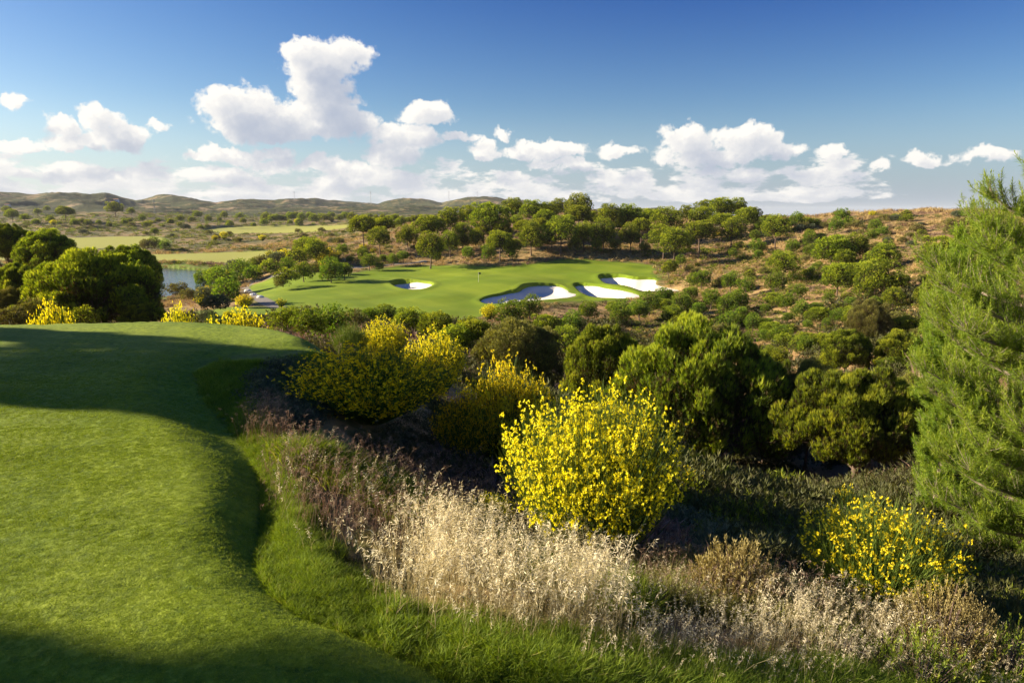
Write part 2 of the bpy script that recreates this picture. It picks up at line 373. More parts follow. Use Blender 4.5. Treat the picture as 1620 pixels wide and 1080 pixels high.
def sand_z(x, y, poly, d):
    key = len(poly), float(poly[0][0])
    if key not in _rimcache:
        rz = base_z(poly[:, 0], poly[:, 1]); A = np.c_[poly, np.ones(len(poly))]
        _rimcache[key] = np.linalg.lstsq(A, rz, rcond=None)[0]
    c = _rimcache[key]
    s = sdf(x, y, poly)
    ctr = poly.mean(0); ex = poly[:, 0].ptp() if hasattr(poly[:, 0], 'ptp') else np.ptp(poly[:, 0])
    u = ((x - ctr[0]) * 0.9 - (y - ctr[1]) * 0.25) / ex            # -0.5 at the sunward lip, +0.5 at the far one
    wv = (-(x - ctr[0]) * 0.5 + (y - ctr[1])) / np.ptp(poly[:, 1])
    rim = 0.06 + 0.30 * sstep(-0.15, 0.25, wv) * (1 - 0.8 * sstep(0.25, 0.6, u)) + 0.5 * sstep(0.1, 0.45, -u)
    return c[0] * x + c[1] * y + c[2] - rim - 0.5 * d * sstep(0.0, 3.0, -s) * (1 - sstep(0.0, 0.55, u))

# ------------------------------------------------------------------ mesh helpers
def make_mesh(name, V, quads=None, tris=None, tone=None, attrs=None, mats=None, smooth=False, matidx=None):
    me = bpy.data.meshes.new(name)
    V = np.asarray(V, np.float32); nq = 0 if quads is None else len(quads); ntr = 0 if tris is None else len(tris)
    me.vertices.add(len(V)); me.vertices.foreach_set('co', V.ravel())
    li = np.concatenate([np.asarray(quads, np.int32).ravel() if nq else np.zeros(0, np.int32), np.asarray(tris, np.int32).ravel() if ntr else np.zeros(0, np.int32)])
    tot = np.concatenate([np.full(nq, 4, np.int32), np.full(ntr, 3, np.int32)])
    st = np.concatenate([[0], np.cumsum(tot)[:-1]]).astype(np.int32)
    me.loops.add(len(li)); me.loops.foreach_set('vertex_index', li)
    me.polygons.add(len(tot)); me.polygons.foreach_set('loop_start', st); me.polygons.foreach_set('loop_total', tot)
    if matidx is not None: me.polygons.foreach_set('material_index', np.asarray(matidx, np.int32))
    me.polygons.foreach_set('use_smooth', np.full(len(tot), bool(smooth)))
    if tone is not None:
        at_ = me.attributes.new('tone', 'FLOAT', 'POINT'); at_.data.foreach_set('value', np.asarray(tone, np.float32))
    for k, v in (attrs or {}).items():
        v = np.asarray(v, np.float32)
        if v.ndim == 1: a_ = me.attributes.new(k, 'FLOAT', 'POINT'); a_.data.foreach_set('value', v)
        else: a_ = me.attributes.new(k, 'FLOAT_COLOR', 'POINT'); a_.data.foreach_set('color', v.ravel())
    for m in (mats or []): me.materials.append(m)
    me.update(calc_edges=True)
    return me
def link(name, me, parent=None, loc=None):
    o = bpy.data.objects.new(name, me); COL.objects.link(o)
    if parent: o.parent = parent
    if loc is not None: o.location = loc
    return o
def tag(o, label=None, cat=None, group=None, kind=None):
    if label: o['label'] = label
    if cat: o['category'] = cat
    if group: o['group'] = group
    if kind: o['kind'] = kind
    return o

# ------------------------------------------------------------------ materials
def new_mat(name):
    m = bpy.data.materials.new(name); m.use_nodes = True; return m, NT(m.node_tree)
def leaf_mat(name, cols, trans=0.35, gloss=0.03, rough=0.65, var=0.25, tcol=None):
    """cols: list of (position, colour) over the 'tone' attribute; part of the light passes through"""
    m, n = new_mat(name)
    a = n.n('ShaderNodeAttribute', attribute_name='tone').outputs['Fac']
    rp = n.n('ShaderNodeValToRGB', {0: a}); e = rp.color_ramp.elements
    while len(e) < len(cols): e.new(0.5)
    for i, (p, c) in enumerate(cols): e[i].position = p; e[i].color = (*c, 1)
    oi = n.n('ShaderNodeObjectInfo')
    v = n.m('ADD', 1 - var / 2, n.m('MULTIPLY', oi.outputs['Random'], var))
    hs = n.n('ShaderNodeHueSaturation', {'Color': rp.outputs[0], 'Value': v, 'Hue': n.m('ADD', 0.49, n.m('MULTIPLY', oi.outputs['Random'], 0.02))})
    c = hs.outputs[0]
    d = n.n('ShaderNodeBsdfDiffuse', {'Color': c})
    tc = n.mix(1.0, c, tcol or (1.25, 1.15, 0.55), 'MULTIPLY')
    t = n.n('ShaderNodeBsdfTranslucent', {'Color': tc})
    g = n.n('ShaderNodeBsdfGlossy', {'Color': (1, 1, 1), 'Roughness': rough})
    s1 = n.n('ShaderNodeMixShader', {0: trans, 1: d.outputs[0], 2: t.outputs[0]})
    s2 = n.n('ShaderNodeMixShader', {0: gloss, 1: s1.outputs[0], 2: g.outputs[0]})
    n.n('ShaderNodeOutputMaterial', {0: s2.outputs[0]})
    return m
def simple_mat(name, col, rough=0.8, col2=None, scale=5, bump=0.0):
    m, n = new_mat(name)
    tc = n.n('ShaderNodeTexCoord').outputs['Object']
    nz = n.noise(tc, scale, 5)
    c = n.mix(nz, col, col2 or tuple(v * 0.7 for v in col))
    b = n.n('ShaderNodeBsdfPrincipled', {'Base Color': c, 'Roughness': rough})
    if bump:
        bp = n.n('ShaderNodeBump', {'Height': nz, 'Strength': bump, 'Distance': 0.05})
        m.node_tree.links.new(bp.outputs[0], b.inputs['Normal'])
    n.n('ShaderNodeOutputMaterial', {0: b.outputs[0]})
    return m

M = {}
def ground_mat():
    m, n = new_mat('ground')
    pos = n.n('ShaderNodeNewGeometry').outputs['Position']
    a = n.n('ShaderNodeAttribute', attribute_name='masks')
    s = n.n('ShaderNodeSeparateColor', {0: a.outputs['Color']})
    mown, green, path = s.outputs; farm = a.outputs['Alpha']
    nf = n.noise(pos, 9.0, 6, 0.65); nm = n.noise(pos, 0.55, 5, 0.6); nl = n.noise(pos, 0.09, 5, 0.6); nh = n.noise(pos, 0.012, 6, 0.62)
    vf = n.noise(pos, 55.0, 3, 0.6)
    # mown turf
    t1 = n.mix(n.ramp(nm, 0.3, 0.7), (0.130, 0.200, 0.009), (0.245, 0.315, 0.018))
    t1 = n.mix(n.ramp(nf, 0.35, 0.75), t1, (0.055, 0.105, 0.006))
    t1 = n.mix(n.m('MULTIPLY', n.ramp(vf, 0.45, 0.8), 0.5), t1, (0.22, 0.26, 0.04))
    t2 = n.mix(n.ramp(nl, 0.3, 0.7), (0.140, 0.215, 0.010), (0.210, 0.275, 0.018))
    sp_ = n.n('ShaderNodeSeparateXYZ', {0: pos})
    def stripes(a, b, period):
        w = n.m('ADD', n.m('MULTIPLY', sp_.outputs[0], a), n.m('MULTIPLY', sp_.outputs[1], b))
        w = n.m('ADD', w, n.m('MULTIPLY', nm, period * 0.12))
        return n.ramp(n.m('SINE', n.m('MULTIPLY', w, 2 * pi / period)), -0.25, 0.25)
    t1 = n.mix(n.m('MULTIPLY', stripes(0.97, 0.24, 2.2), 0.16), t1, (0.30, 0.35, 0.05))
    t2 = n.mix(n.m('MULTIPLY', stripes(0.80, 0.60, 7.0), 0.22), t2, (0.10, 0.17, 0.008))
    dist = n.n('ShaderNodeVectorMath', {0: pos}, operation='LENGTH').outputs['Value']
    turf = n.mix(n.ramp(dist, 20, 60), t1, t2)
    turf = n.mix(n.ramp(dist, 220, 320), turf, (0.33, 0.34, 0.07))
    # rough grass
    rg = n.mix(n.ramp(nf, 0.3, 0.7), (0.14, 0.21, 0.014), (0.08, 0.12, 0.010))
    rg = n.mix(n.ramp(nm, 0.45, 0.7), rg, (0.17, 0.15, 0.06))
    # dry grass and red soil
    dg = n.mix(n.ramp(nm, 0.35, 0.7), (0.38, 0.27, 0.12), (0.22, 0.14, 0.065))
    dg = n.mix(n.ramp(nl, 0.42, 0.68), dg, (0.29, 0.18, 0.08))
    dg = n.mix(n.ramp(n.noise(pos, 0.35, 4, 0.7), 0.52, 0.66), dg, (0.085, 0.085, 0.030))
    dg = n.mix(n.m('MULTIPLY', n.ramp(nf, 0.5, 0.8), 0.6), dg, (0.07, 0.05, 0.03))
    dg = n.mix(n.m('MULTIPLY', n.ramp(dist, 240, 420), n.ramp(n.noise(pos, 0.05, 5, 0.7), 0.40, 0.60)), dg, (0.115, 0.115, 0.045))
    # scrub covered hills
    hl = n.mix(n.ramp(n.noise(pos, 0.030, 8, 0.72), 0.38, 0.50), (0.23, 0.175, 0.075), (0.042, 0.055, 0.014))
    hl = n.mix(n.ramp(n.noise(pos, 0.004, 4, 0.6), 0.50, 0.62), hl, (0.065, 0.075, 0.030))
    hl = n.mix(n.ramp(nh, 0.56, 0.66), hl, (0.30, 0.22, 0.13))
    c = n.mix(farm, dg, hl)
    c = n.mix(green, c, rg); c = n.mix(mown, c, turf)
    pc = n.mix(n.ramp(nf, 0.3, 0.7), (0.24, 0.22, 0.20), (0.17, 0.155, 0.14))
    c = n.mix(path, c, pc)
    bh = n.m('ADD', n.m('MULTIPLY', nf, 0.6), n.m('MULTIPLY', vf, 0.4))
    bp = n.n('ShaderNodeBump', {'Height': bh, 'Strength': 0.7, 'Distance': 0.035})
    sb = n.n('ShaderNodeBump', {'Height': n.noise(pos, 0.06, 6, 0.7), 'Strength': n.m('MULTIPLY', farm, 0.7), 'Distance': 8.0, 'Normal': bp.outputs[0]})
    b = n.n('ShaderNodeBsdfPrincipled', {'Base Color': c, 'Roughness': 0.85, 'Specular IOR Level': 0.15, 'Normal': sb.outputs[0]})
    n.n('ShaderNodeOutputMaterial', {0: b.outputs[0]})
    return m
M['ground'] = ground_mat()

# ------------------------------------------------------------------ ground sheet
th = np.r_[np.arange(-180, -44, 2.5), np.arange(-44, 44, 0.085), np.arange(44, 180.01, 2.5)] * pi / 180
rr = [0.3, 0.8, 1.3]
r_ = 1.7
while r_ < 13500:
    rr.append(r_)
    r_ += max(0.02, r_ * 0.0105) if r_ < 100 else (0.55 if r_ < 235 else (r_ * 0.0105 if r_ < 6000 else r_ * 0.08))
rr = np.array(rr)
gth, grr = np.meshgrid(th, rr, indexing='ij')
GX = grr * np.sin(gth); GY = grr * np.cos(gth)
GZ = ground_z(GX.ravel(), GY.ravel()).reshape(GX.shape)
def masks(x, y):
    r = np.hypot(x, y); mk = np.zeros((len(x), 4))
    wob = 0.0
    m = 1 - sstep(-0.05, 0.06, sdf(x, y, MOWN) + 0.05 * fbm(x * 2, y * 2, 77, 2))
    far = r > 40
    xf, yf = x[far], y[far]; wb = 0.7 * fbm(xf / 3, yf / 3, 78, 3)
    g = np.minimum(sdf(xf, yf, GREEN), np.minimum(sdf(xf, yf, LOWTEE), sdf(xf, yf, GRASS2)))
    for f in FAIR: g = np.minimum(g, sdf(xf, yf, f))
    mf = 1 - sstep(-0.4, 0.5, g + wb); m[far] = np.maximum(m[far], mf)
    gr = np.zeros(len(x)); gr[far] = 1 - sstep(0.5, 5, g + wb * 2)
    pond = sdf(xf, yf, POND); gr[far] = np.maximum(gr[far], 1 - sstep(3, 14, np.abs(pond) + wb))
    nr = ~far; ms = sdf(x[nr], y[nr], MOWN)
    gr[nr] = np.clip(1.1 - ms / 1.6 + 0.6 * fbm(x[nr], y[nr], 79, 3), 0, 1)
    mk[:, 0] = m; mk[:, 1] = np.clip(gr, 0, 1); mk[:, 3] = sstep(900, 1500, r)
    p = np.full(len(x), 99.0)
    pp = PATHPTS
    for i in range(len(pp) - 1):
        ax, ay = pp[i]; bx, by = pp[i + 1]; ex, ey = bx - ax, by - ay
        t = np.clip(((x - ax) * ex + (y - ay) * ey) / (ex * ex + ey * ey), 0, 1)
        p = np.minimum(p, np.hypot(x - ax - t * ex, y - ay - t * ey))
    mk[:, 2] = 1 - sstep(1.3, 1.7, p)
    return mk
_px = [(440,486),(424,479),(400,469),(384,457),(395,446),(430,438),(500,430),(560,424),(640,417),(668,414)]
_h_ = hit([p[0] for p in _px], [p[1] for p in _px], tmin=90)
PATHPTS = list(zip(_h_[0], _h_[1]))
MK = masks(GX.ravel(), GY.ravel())
na, nr_ = GX.shape
idx = np.arange(na * nr_).reshape(na, nr_)
q = np.stack([idx[:-1, :-1], idx[:-1, 1:], idx[1:, 1:], idx[1:, :-1]], -1).reshape(-1, 4)
me = make_mesh('ground', np.stack([GX, GY, GZ], -1).reshape(-1, 3), quads=q, attrs={'masks': MK}, mats=[M['ground']], smooth=True)
ground = tag(link('ground', me), kind='structure')
# fast look-up of the ground height between grid points is done with ground_z itself
def gz(x, y): return float(ground_z(np.array([float(x)]), np.array([float(y)]))[0])

# pond
def water_mat():
    m, n = new_mat('water')
    pos = n.n('ShaderNodeNewGeometry').outputs['Position']
    st = n.n('ShaderNodeVectorMath', {0: pos, 1: (0.8, 2.2, 1)}, operation='MULTIPLY').outputs[0]
    bp = n.n('ShaderNodeBump', {'Height': n.noise(st, 0.9, 4, 0.6), 'Strength': 0.25, 'Distance': 0.3})
    b = n.n('ShaderNodeBsdfPrincipled', {'Base Color': (0.02, 0.035, 0.05), 'Roughness': 0.08, 'IOR': 1.33, 'Normal': bp.outputs[0]})
    n.n('ShaderNodeOutputMaterial', {0: b.outputs[0]}); return m
M['water'] = water_mat()
def flat_poly(name, poly, z, mat, grow=1.0):
    p = np.asarray(poly); c = p.mean(0); p = c + (p - c) * grow
    V = np.c_[np.r_[p, [c]], np.full(len(p) + 1, z)]; k = len(p)
    tr = [(i, (i + 1) % k, k) for i in range(k)]
    me = make_mesh(name, V, tris=np.array(tr), mats=[mat]); return tag(link(name, me), kind='structure')
flat_poly('pond_water', POND, POND_Z, M['water'], 1.06)
def sand_mat():
    m, n = new_mat('sand')
    pos = n.n('ShaderNodeNewGeometry').outputs['Position']
    nz = n.noise(pos, 1.2, 5)
    c = n.mix(nz, (0.74, 0.70, 0.63), (0.64, 0.60, 0.54))
    bp = n.n('ShaderNodeBump', {'Height': n.noise(pos, 3.0, 4), 'Strength': 0.12, 'Distance': 0.05})
    b = n.n('ShaderNodeBsdfPrincipled', {'Base Color': c, 'Roughness': 0.9, 'Normal': bp.outputs[0]})
    n.n('ShaderNodeOutputMaterial', {0: b.outputs[0]}); return m
M['sand'] = sand_mat()
BL = {'B1': 'small oval white sand bunker left of the flagstick on the green',
      'B2': 'large white sand bunker with a stepped lip directly below the flagstick',
      'B3': 'narrow tapering white sand bunker between the big bunker and the uppermost one',
      'B4': 'uppermost white sand bunker, spilling into the dry grass of the slope'}
for nme, poly, d in BUNK:
    x0, y0 = poly.min(0) - 1.0; x1, y1 = poly.max(0) + 1.0
    xs = np.arange(x0, x1, 0.22); ys = np.arange(y0, y1, 0.22)
    xx, yy = np.meshgrid(xs, ys, indexing='ij'); s = sdf(xx, yy, poly)
    zz = sand_z(xx.ravel(), yy.ravel(), poly, d).reshape(xx.shape) + 0.03 * fbm(xx / 1.5, yy / 1.5, 91, 3)
    keep = s < 0.15
    ii = np.arange(xx.size).reshape(xx.shape)
    kq = keep[:-1, :-1] & keep[1:, :-1] & keep[1:, 1:] & keep[:-1, 1:]
    qq = np.stack([ii[:-1, :-1], ii[1:, :-1], ii[1:, 1:], ii[:-1, 1:]], -1)[kq]
    used = np.unique(qq); mp = np.full(xx.size, -1); mp[used] = np.arange(len(used))
    V = np.stack([xx, yy, zz], -1).reshape(-1, 3)[used]
    tag(link('sand_bunker', make_mesh('sand_bunker', V, quads=mp[qq], mats=[M['sand']], smooth=True)), BL[nme], 'bunker', 'sand bunkers around the green')

def _look(tabs, x, y):
    x = np.asarray(x, float); y = np.asarray(y, float); r = np.clip(np.hypot(x, y), rr[0], rr[-1] * .999); a = np.arctan2(x, y)
    i = np.clip(np.searchsorted(th, a) - 1, 0, len(th) - 2); j = np.clip(np.searchsorted(rr, r) - 1, 0, len(rr) - 2)
    u = np.clip((a - th[i]) / (th[i + 1] - th[i]), 0, 1); v = (r - rr[j]) / (rr[j + 1] - rr[j])
    return [(t[i, j] * (1 - u) + t[i + 1, j] * u) * (1 - v) + (t[i, j + 1] * (1 - u) + t[i + 1, j + 1] * u) * v for t in tabs]
ground_exact = ground_z
def ground_z(x, y): return _look([GZ], x, y)[0]
_fx, _fy = GX.ravel(), GY.ravel(); _rr = np.hypot(_fx, _fy); _k = (_rr > 20) & (_rr < 1600) & (np.abs(np.arctan2(_fx, _fy)) < 0.85)
_s = np.full(len(_fx), 50.0); _a1, _a2 = _fx[_k], _fy[_k]
_q = np.minimum(sdf(_a1, _a2, GREEN), np.minimum(sdf(_a1, _a2, LOWTEE), np.minimum(sdf(_a1, _a2, POND), sdf(_a1, _a2, GRASS2))))
for _p in FAIR + [t[1] for t in BUNK]: _q = np.minimum(_q, sdf(_a1, _a2, _p))
for _p in PATHPTS: _q = np.minimum(_q, np.hypot(_a1 - _p[0], _a2 - _p[1]) - 3)
_s[_k] = _q; FREE = _s.reshape(GX.shape)
_s = np.full(len(_fx), 50.0); _k = _rr < 45; _s[_k] = sdf(_fx[_k], _fy[_k], MOWN); MSD = _s.reshape(GX.shape)

# ================================================================== plants
def unit(v): return v / (np.linalg.norm(v, axis=-1, keepdims=True) + 1e-9)
def rand_dirs(rng, n): return unit(rng.normal(size=(n, 3)))
class Geo:
    """collects quads; every vertex has a tone"""
    def __init__(s): s.V = []; s.Q = []; s.T = []; s.n = 0; s.mi = []
    def add(s, V, Q, T, mi=0):
        s.V.append(V); s.Q.append(Q + s.n); s.T.append(T); s.n += len(V); s.mi.append(np.full(len(Q), mi)); return s
    def arrays(s): return np.concatenate(s.V), np.concatenate(s.Q), np.concatenate(s.T)
    def mesh(s, name, mats, smooth=False):
        V, Q, T = s.arrays(); return make_mesh(name, V, quads=Q, tone=T, mats=mats, smooth=smooth, matidx=np.concatenate(s.mi))
def leaves(rng, P, D, L, W, tone, wide=0.45):
    """flat pointed leaves: start P, direction D, length L, width W (arrays)"""
    n = len(P); L = np.broadcast_to(L, n)[:, None]; W = np.broadcast_to(W, n)[:, None]
    S = unit(np.cross(D, rand_dirs(rng, n)))
    mid = P + D * L * wide
    V = np.stack([P, mid - S * W / 2, P + D * L, mid + S * W / 2], 1).reshape(-1, 3)
    Q = np.arange(n * 4).reshape(n, 4)
    return V, Q, np.repeat(tone, 4)
def blades(rng, P, D, L, W, tone, droop=0.25, base_tone=None):
    """grass blades in two bent segments"""
    n = len(P); L = np.broadcast_to(L, n)[:, None]; W = np.broadcast_to(W, n)[:, None]
    S = unit(np.cross(D, rand_dirs(rng, n)) * [1, 1, 0.2])
    h = D * [1, 1, 0]; h = h / (np.linalg.norm(h, axis=1, keepdims=True) + 0.05)
    m = P + D * L * 0.5; t = P + D * L * 0.95 + (h * 0.5 + [0, 0, -0.6]) * L * np.broadcast_to(droop, n)[:, None]
    V = np.stack([P - S * W / 2, P + S * W / 2, m - S * W * .4, m + S * W * .4, t - S * W * .06, t + S * W * .06], 1).reshape(-1, 3)
    b = np.arange(n)[:, None] * 6
    Q = np.concatenate([b + [0, 1, 3, 2], b + [2, 3, 5, 4]])
    T = np.repeat(tone, 6).reshape(n, 6)
    if base_tone is not None: T[:, :2] = T[:, :2] * 0.4 + base_tone * 0.6
    return V, Q, T.ravel()
def tube(pts, rad, sides=6, tone=0.5):
    pts = np.asarray(pts, float); k = len(pts); rad = np.broadcast_to(rad, k)
    tg = unit(np.gradient(pts, axis=0)); ref = np.array([0.31, 0.95, 0.1])
    a = unit(np.cross(tg, ref)); b = np.cross(tg, a)
    ang = np.arange(sides) * 2 * pi / sides
    V = pts[:, None] + rad[:, None, None] * (np.cos(ang)[None, :, None] * a[:, None] + np.sin(ang)[None, :, None] * b[:, None])
    i = np.arange(k - 1)[:, None]; j = np.arange(sides)[None]
    Q = np.stack([i * sides + j, i * sides + (j + 1) % sides, (i + 1) * sides + (j + 1) % sides, (i + 1) * sides + j], -1).reshape(-1, 4)
    return V.reshape(-1, 3), Q, np.full(k * sides, tone)
def bez(p0, p1, p2, n=6):
    t = np.linspace(0, 1, n)[:, None]; p0, p1, p2 = map(np.asarray, (p0, p1, p2))
    return p0 * (1 - t) ** 2 + 2 * p1 * t * (1 - t) + p2 * t * t

M['pine'] = leaf_mat('pine_needles', [(0, (0.090, 0.060, 0.024)), (0.22, (0.026, 0.046, 0.006)), (0.50, (0.145, 0.210, 0.011)), (1, (0.460, 0.500, 0.036))], trans=0.36, gloss=0.015, tcol=(1.5, 1.4, 0.6))  # deep shading and bright top highlight are put into the ramp colours
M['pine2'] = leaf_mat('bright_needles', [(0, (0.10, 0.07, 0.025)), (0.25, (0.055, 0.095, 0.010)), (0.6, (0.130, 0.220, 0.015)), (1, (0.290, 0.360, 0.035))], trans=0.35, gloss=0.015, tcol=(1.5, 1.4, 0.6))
M['olive'] = leaf_mat('olive_leaves', [(0, (0.13, 0.085, 0.035)), (0.3, (0.095, 0.105, 0.018)), (0.65, (0.215, 0.225, 0.035)), (1, (0.38, 0.36, 0.06))], trans=0.25, var=0.4)
M['broom'] = leaf_mat('broom_stems', [(0, (0.03, 0.05, 0.012)), (0.5, (0.070, 0.120, 0.018)), (1, (0.17, 0.23, 0.035))], trans=0.2, gloss=0.015)
M['bloom'] = leaf_mat('yellow_petals', [(0, (0.68, 0.48, 0.004)), (0.4, (0.88, 0.75, 0.008)), (1, (0.94, 0.88, 0.03))], trans=0.42, gloss=0.02, var=0.1, tcol=(1.1, 1.05, 0.6))
M['bloom_shade'] = leaf_mat('shaded_petals', [(0, (0.70, 0.44, 0.004)), (0.5, (0.90, 0.65, 0.006)), (1, (0.94, 0.74, 0.01))], trans=0.45, gloss=0.01, var=0.1, tcol=(1.2, 1.0, 0.6))  # petals of the shaded brooms, orange put in against the blue shade light
M['grass'] = leaf_mat('grass_blades', [(0, (0.055, 0.09, 0.010)), (0.5, (0.165, 0.260, 0.014)), (0.85, (0.280, 0.380, 0.025)), (1, (0.36, 0.32, 0.09))], trans=0.35, gloss=0.015, var=0.0)
M['lawn'] = leaf_mat('lawn_blades', [(0, (0.10, 0.16, 0.010)), (0.5, (0.23, 0.32, 0.018)), (0.85, (0.35, 0.42, 0.035)), (1, (0.42, 0.40, 0.11))], trans=0.3, gloss=0.015, var=0.0)
M['oat'] = leaf_mat('dry_oats', [(0, (0.17, 0.12, 0.055)), (0.5, (0.44, 0.38, 0.18)), (1, (0.86, 0.79, 0.56))], trans=0.35, gloss=0.015, var=0.0, tcol=(1.1, 1.0, 0.8))
M['straw'] = leaf_mat('straw', [(0, (0.15, 0.10, 0.04)), (0.5, (0.38, 0.28, 0.11)), (1, (0.62, 0.49, 0.24))], trans=0.3, gloss=0.01, var=0.0, tcol=(1.1, 1.0, 0.7))
M['brown'] = leaf_mat('brown_grass', [(0, (0.075, 0.045, 0.03)), (0.5, (0.20, 0.125, 0.085)), (1, (0.36, 0.25, 0.17))], trans=0.35, gloss=0.03, var=0.0, tcol=(1.1, 0.95, 0.8))
M['grey'] = leaf_mat('grey_leaves', [(0, (0.05, 0.065, 0.04)), (0.5, (0.12, 0.15, 0.09)), (1, (0.24, 0.27, 0.17))], trans=0.3, gloss=0.015)
M['gold'] = leaf_mat('golden_shoots', [(0, (0.10, 0.06, 0.03)), (0.5, (0.21, 0.17, 0.06)), (1, (0.42, 0.36, 0.15))], trans=0.3, gloss=0.015)
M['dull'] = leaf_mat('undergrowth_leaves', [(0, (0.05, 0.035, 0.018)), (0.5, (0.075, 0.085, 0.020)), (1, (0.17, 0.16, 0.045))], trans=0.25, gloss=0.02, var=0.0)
M['bark'] = simple_mat('bark', (0.16, 0.11, 0.08), 0.9, (0.075, 0.05, 0.038), 6, 0.6)
M['pale_bark'] = simple_mat('pale_bark', (0.30, 0.24, 0.19), 0.9, (0.16, 0.12, 0.09), 8, 0.6)

def tufts(rng, P, D, k, L, W, spread, tone, wide=0.45):
    n = len(P); PP = np.repeat(P, k, 0); DD = unit(np.repeat(D, k, 0) + rng.normal(size=(n * k, 3)) * spread)
    LL = L * rng.uniform(.7, 1.15, n * k); tt = np.clip(np.repeat(tone, k) + rng.normal(0, .07, n * k), 0, 1)
    return leaves(rng, PP, DD, LL, W, tt, wide)

def crown_geo(seed, nclump, ntuft, k, L, W, flat=0.75, zmin=-0.35, brown=0.12, rc=0.30, lump=0.22, up=0.75, spread=0.35, bias=0.0, lobes=1.0):
    """unit crown (radius 1): clumps of upright shoots over a domed shell, with a sparser inside"""
    rng = np.random.default_rng(seed); g = Geo()
    i = np.arange(nclump) + .5; ph = np.arccos(1 - (1 - zmin) * i / nclump); th = pi * (1 + 5 ** .5) * i + rng.uniform(0, .6, nclump)
    C = np.stack([np.cos(th) * np.sin(ph), np.sin(th) * np.sin(ph), np.cos(ph)], 1) + rng.normal(0, .09, (nclump, 3))
    rad = rng.uniform(1 - lump, 1.0, nclump) * (1 + 0.13 * np.sin(th * 2 + seed) * np.sin(ph))
    for _ in range(5):
        ld = rand_dirs(rng, 1)[0]; rad = rad * (1 + lobes * rng.uniform(-.16, .20) * np.clip((C @ ld - .55) / .45, 0, 1))
    C = C * rad[:, None] * (1 - rc * .75); sz = rc * rng.uniform(.7, 1.3, nclump)
    n = nclump * ntuft
    cc = np.repeat(C, ntuft, 0); out = unit(cc)
    s = unit(rand_dirs(rng, n) + out * 0.7); ss = np.repeat(sz, ntuft)[:, None]
    f = rng.uniform(0, 1, (n, 1)) ** 0.28
    P = cc + s * ss * f
    D = unit(s * 0.45 + out * 0.30 + [0, 0, up])
    lit_top = np.clip(s[:, 2] * .5 + .5, 0, 1) * np.clip(f[:, 0], 0, 1) ** 2
    tone = np.clip(0.28 + 0.50 * lit_top + rng.normal(0, .13, n) + np.repeat(rng.normal(0, .11, nclump), ntuft) + bias, 0.03, 1)  # upper, outer shoots get a lighter tone, standing in for sunlit tips
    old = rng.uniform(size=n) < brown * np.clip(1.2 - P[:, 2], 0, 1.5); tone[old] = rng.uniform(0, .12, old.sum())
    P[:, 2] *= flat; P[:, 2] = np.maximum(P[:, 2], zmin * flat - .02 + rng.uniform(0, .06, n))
    g.add(*tufts(rng, P, D, k, L, W, spread, tone))
    # old needles and twigs inside, which stop the light
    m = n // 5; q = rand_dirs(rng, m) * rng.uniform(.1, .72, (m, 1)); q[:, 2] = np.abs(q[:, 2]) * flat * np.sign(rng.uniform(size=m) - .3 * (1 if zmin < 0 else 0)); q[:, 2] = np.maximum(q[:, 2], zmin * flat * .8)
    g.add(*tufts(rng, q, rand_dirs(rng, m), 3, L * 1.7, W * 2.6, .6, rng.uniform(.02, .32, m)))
    return g, C * [1, 1, flat]
def trunk_geo(seed, C, h, rad, flat=1.0, limbs=10, sides=6, tiltx=0.0):
    """trunk from z=-h (crown units) to the crown with limbs to some clumps"""
    rng = np.random.default_rng(seed + 900); g = Geo()
    top = np.array([0.04, 0.02, -0.12]); base = np.array([tiltx + rng.uniform(-.06, .06), rng.uniform(-.06, .06), -h])
    mid = (top + base) / 2 + [rng.uniform(-.06, .06), rng.uniform(-.06, .06), 0]
    p = bez(base, mid, top, 7); r = np.linspace(rad * 1.15, rad * .6, 7); r[0] *= 1.25
    g.add(*tube(p, r, sides + 2))
    for c in C[rng.choice(len(C), min(limbs, len(C)), replace=False)]:
        s = p[rng.integers(3, 7)]; m = s * .5 + c * .5 + [0, 0, -.10]
        b = bez(s, m, c * .92, 5); g.add(*tube(b, np.linspace(rad * .42, rad * .10, 5), max(3, sides - 2)))
        for _ in range(2):
            e = c + rng.normal(0, .16, 3); g.add(*tube(bez(b[2], (b[2] + e) / 2, e, 4), np.linspace(rad * .16, rad * .05, 4), 3))
    return g

PROTO = {}
def proto(name, cg_, mat, trunk=None, bark='bark'):
    PROTO[name] = (cg_[0].mesh(name + '_crown', [M[mat]]), trunk.mesh(name + '_trunk', [M[bark]], smooth=True) if trunk else None)
for i in range(3):    # close umbrella pines
    c = crown_geo(10 + i, 150, 165, 9, .060, .0056, flat=[.80, .66, .78][i], zmin=[-.30, -.12, -.4][i], brown=.18, rc=.17, up=.95, spread=.28, lump=.10, lobes=.35)
    proto('near%d' % i, c, 'pine', trunk_geo(10 + i, c[1], 1.35, .055, limbs=26, sides=8))
c = crown_geo(15, 120, 185, 8, .055, .0058, flat=.85, zmin=-.45, brown=.22, rc=.19, bias=.02, up=.9, spread=.32, lump=.10, lobes=.35)
proto('near3', c, 'olive', trunk_geo(15, c[1], 1.35, .05, limbs=22, sides=8))
for i in range(5):    # pines of the middle distance
    c = crown_geo(30 + i, 46 + 3 * i, 60, 5, .085, .021, flat=[.82, .92, .74, 1.0, .86][i], zmin=[-.35, -.55, -.25, -.7, -.45][i], brown=.05, rc=.28, lump=.22, spread=.4, bias=.07)
    proto('mid%d' % i, c, 'pine', trunk_geo(30 + i, c[1], 1.9, .045, limbs=9, sides=5))
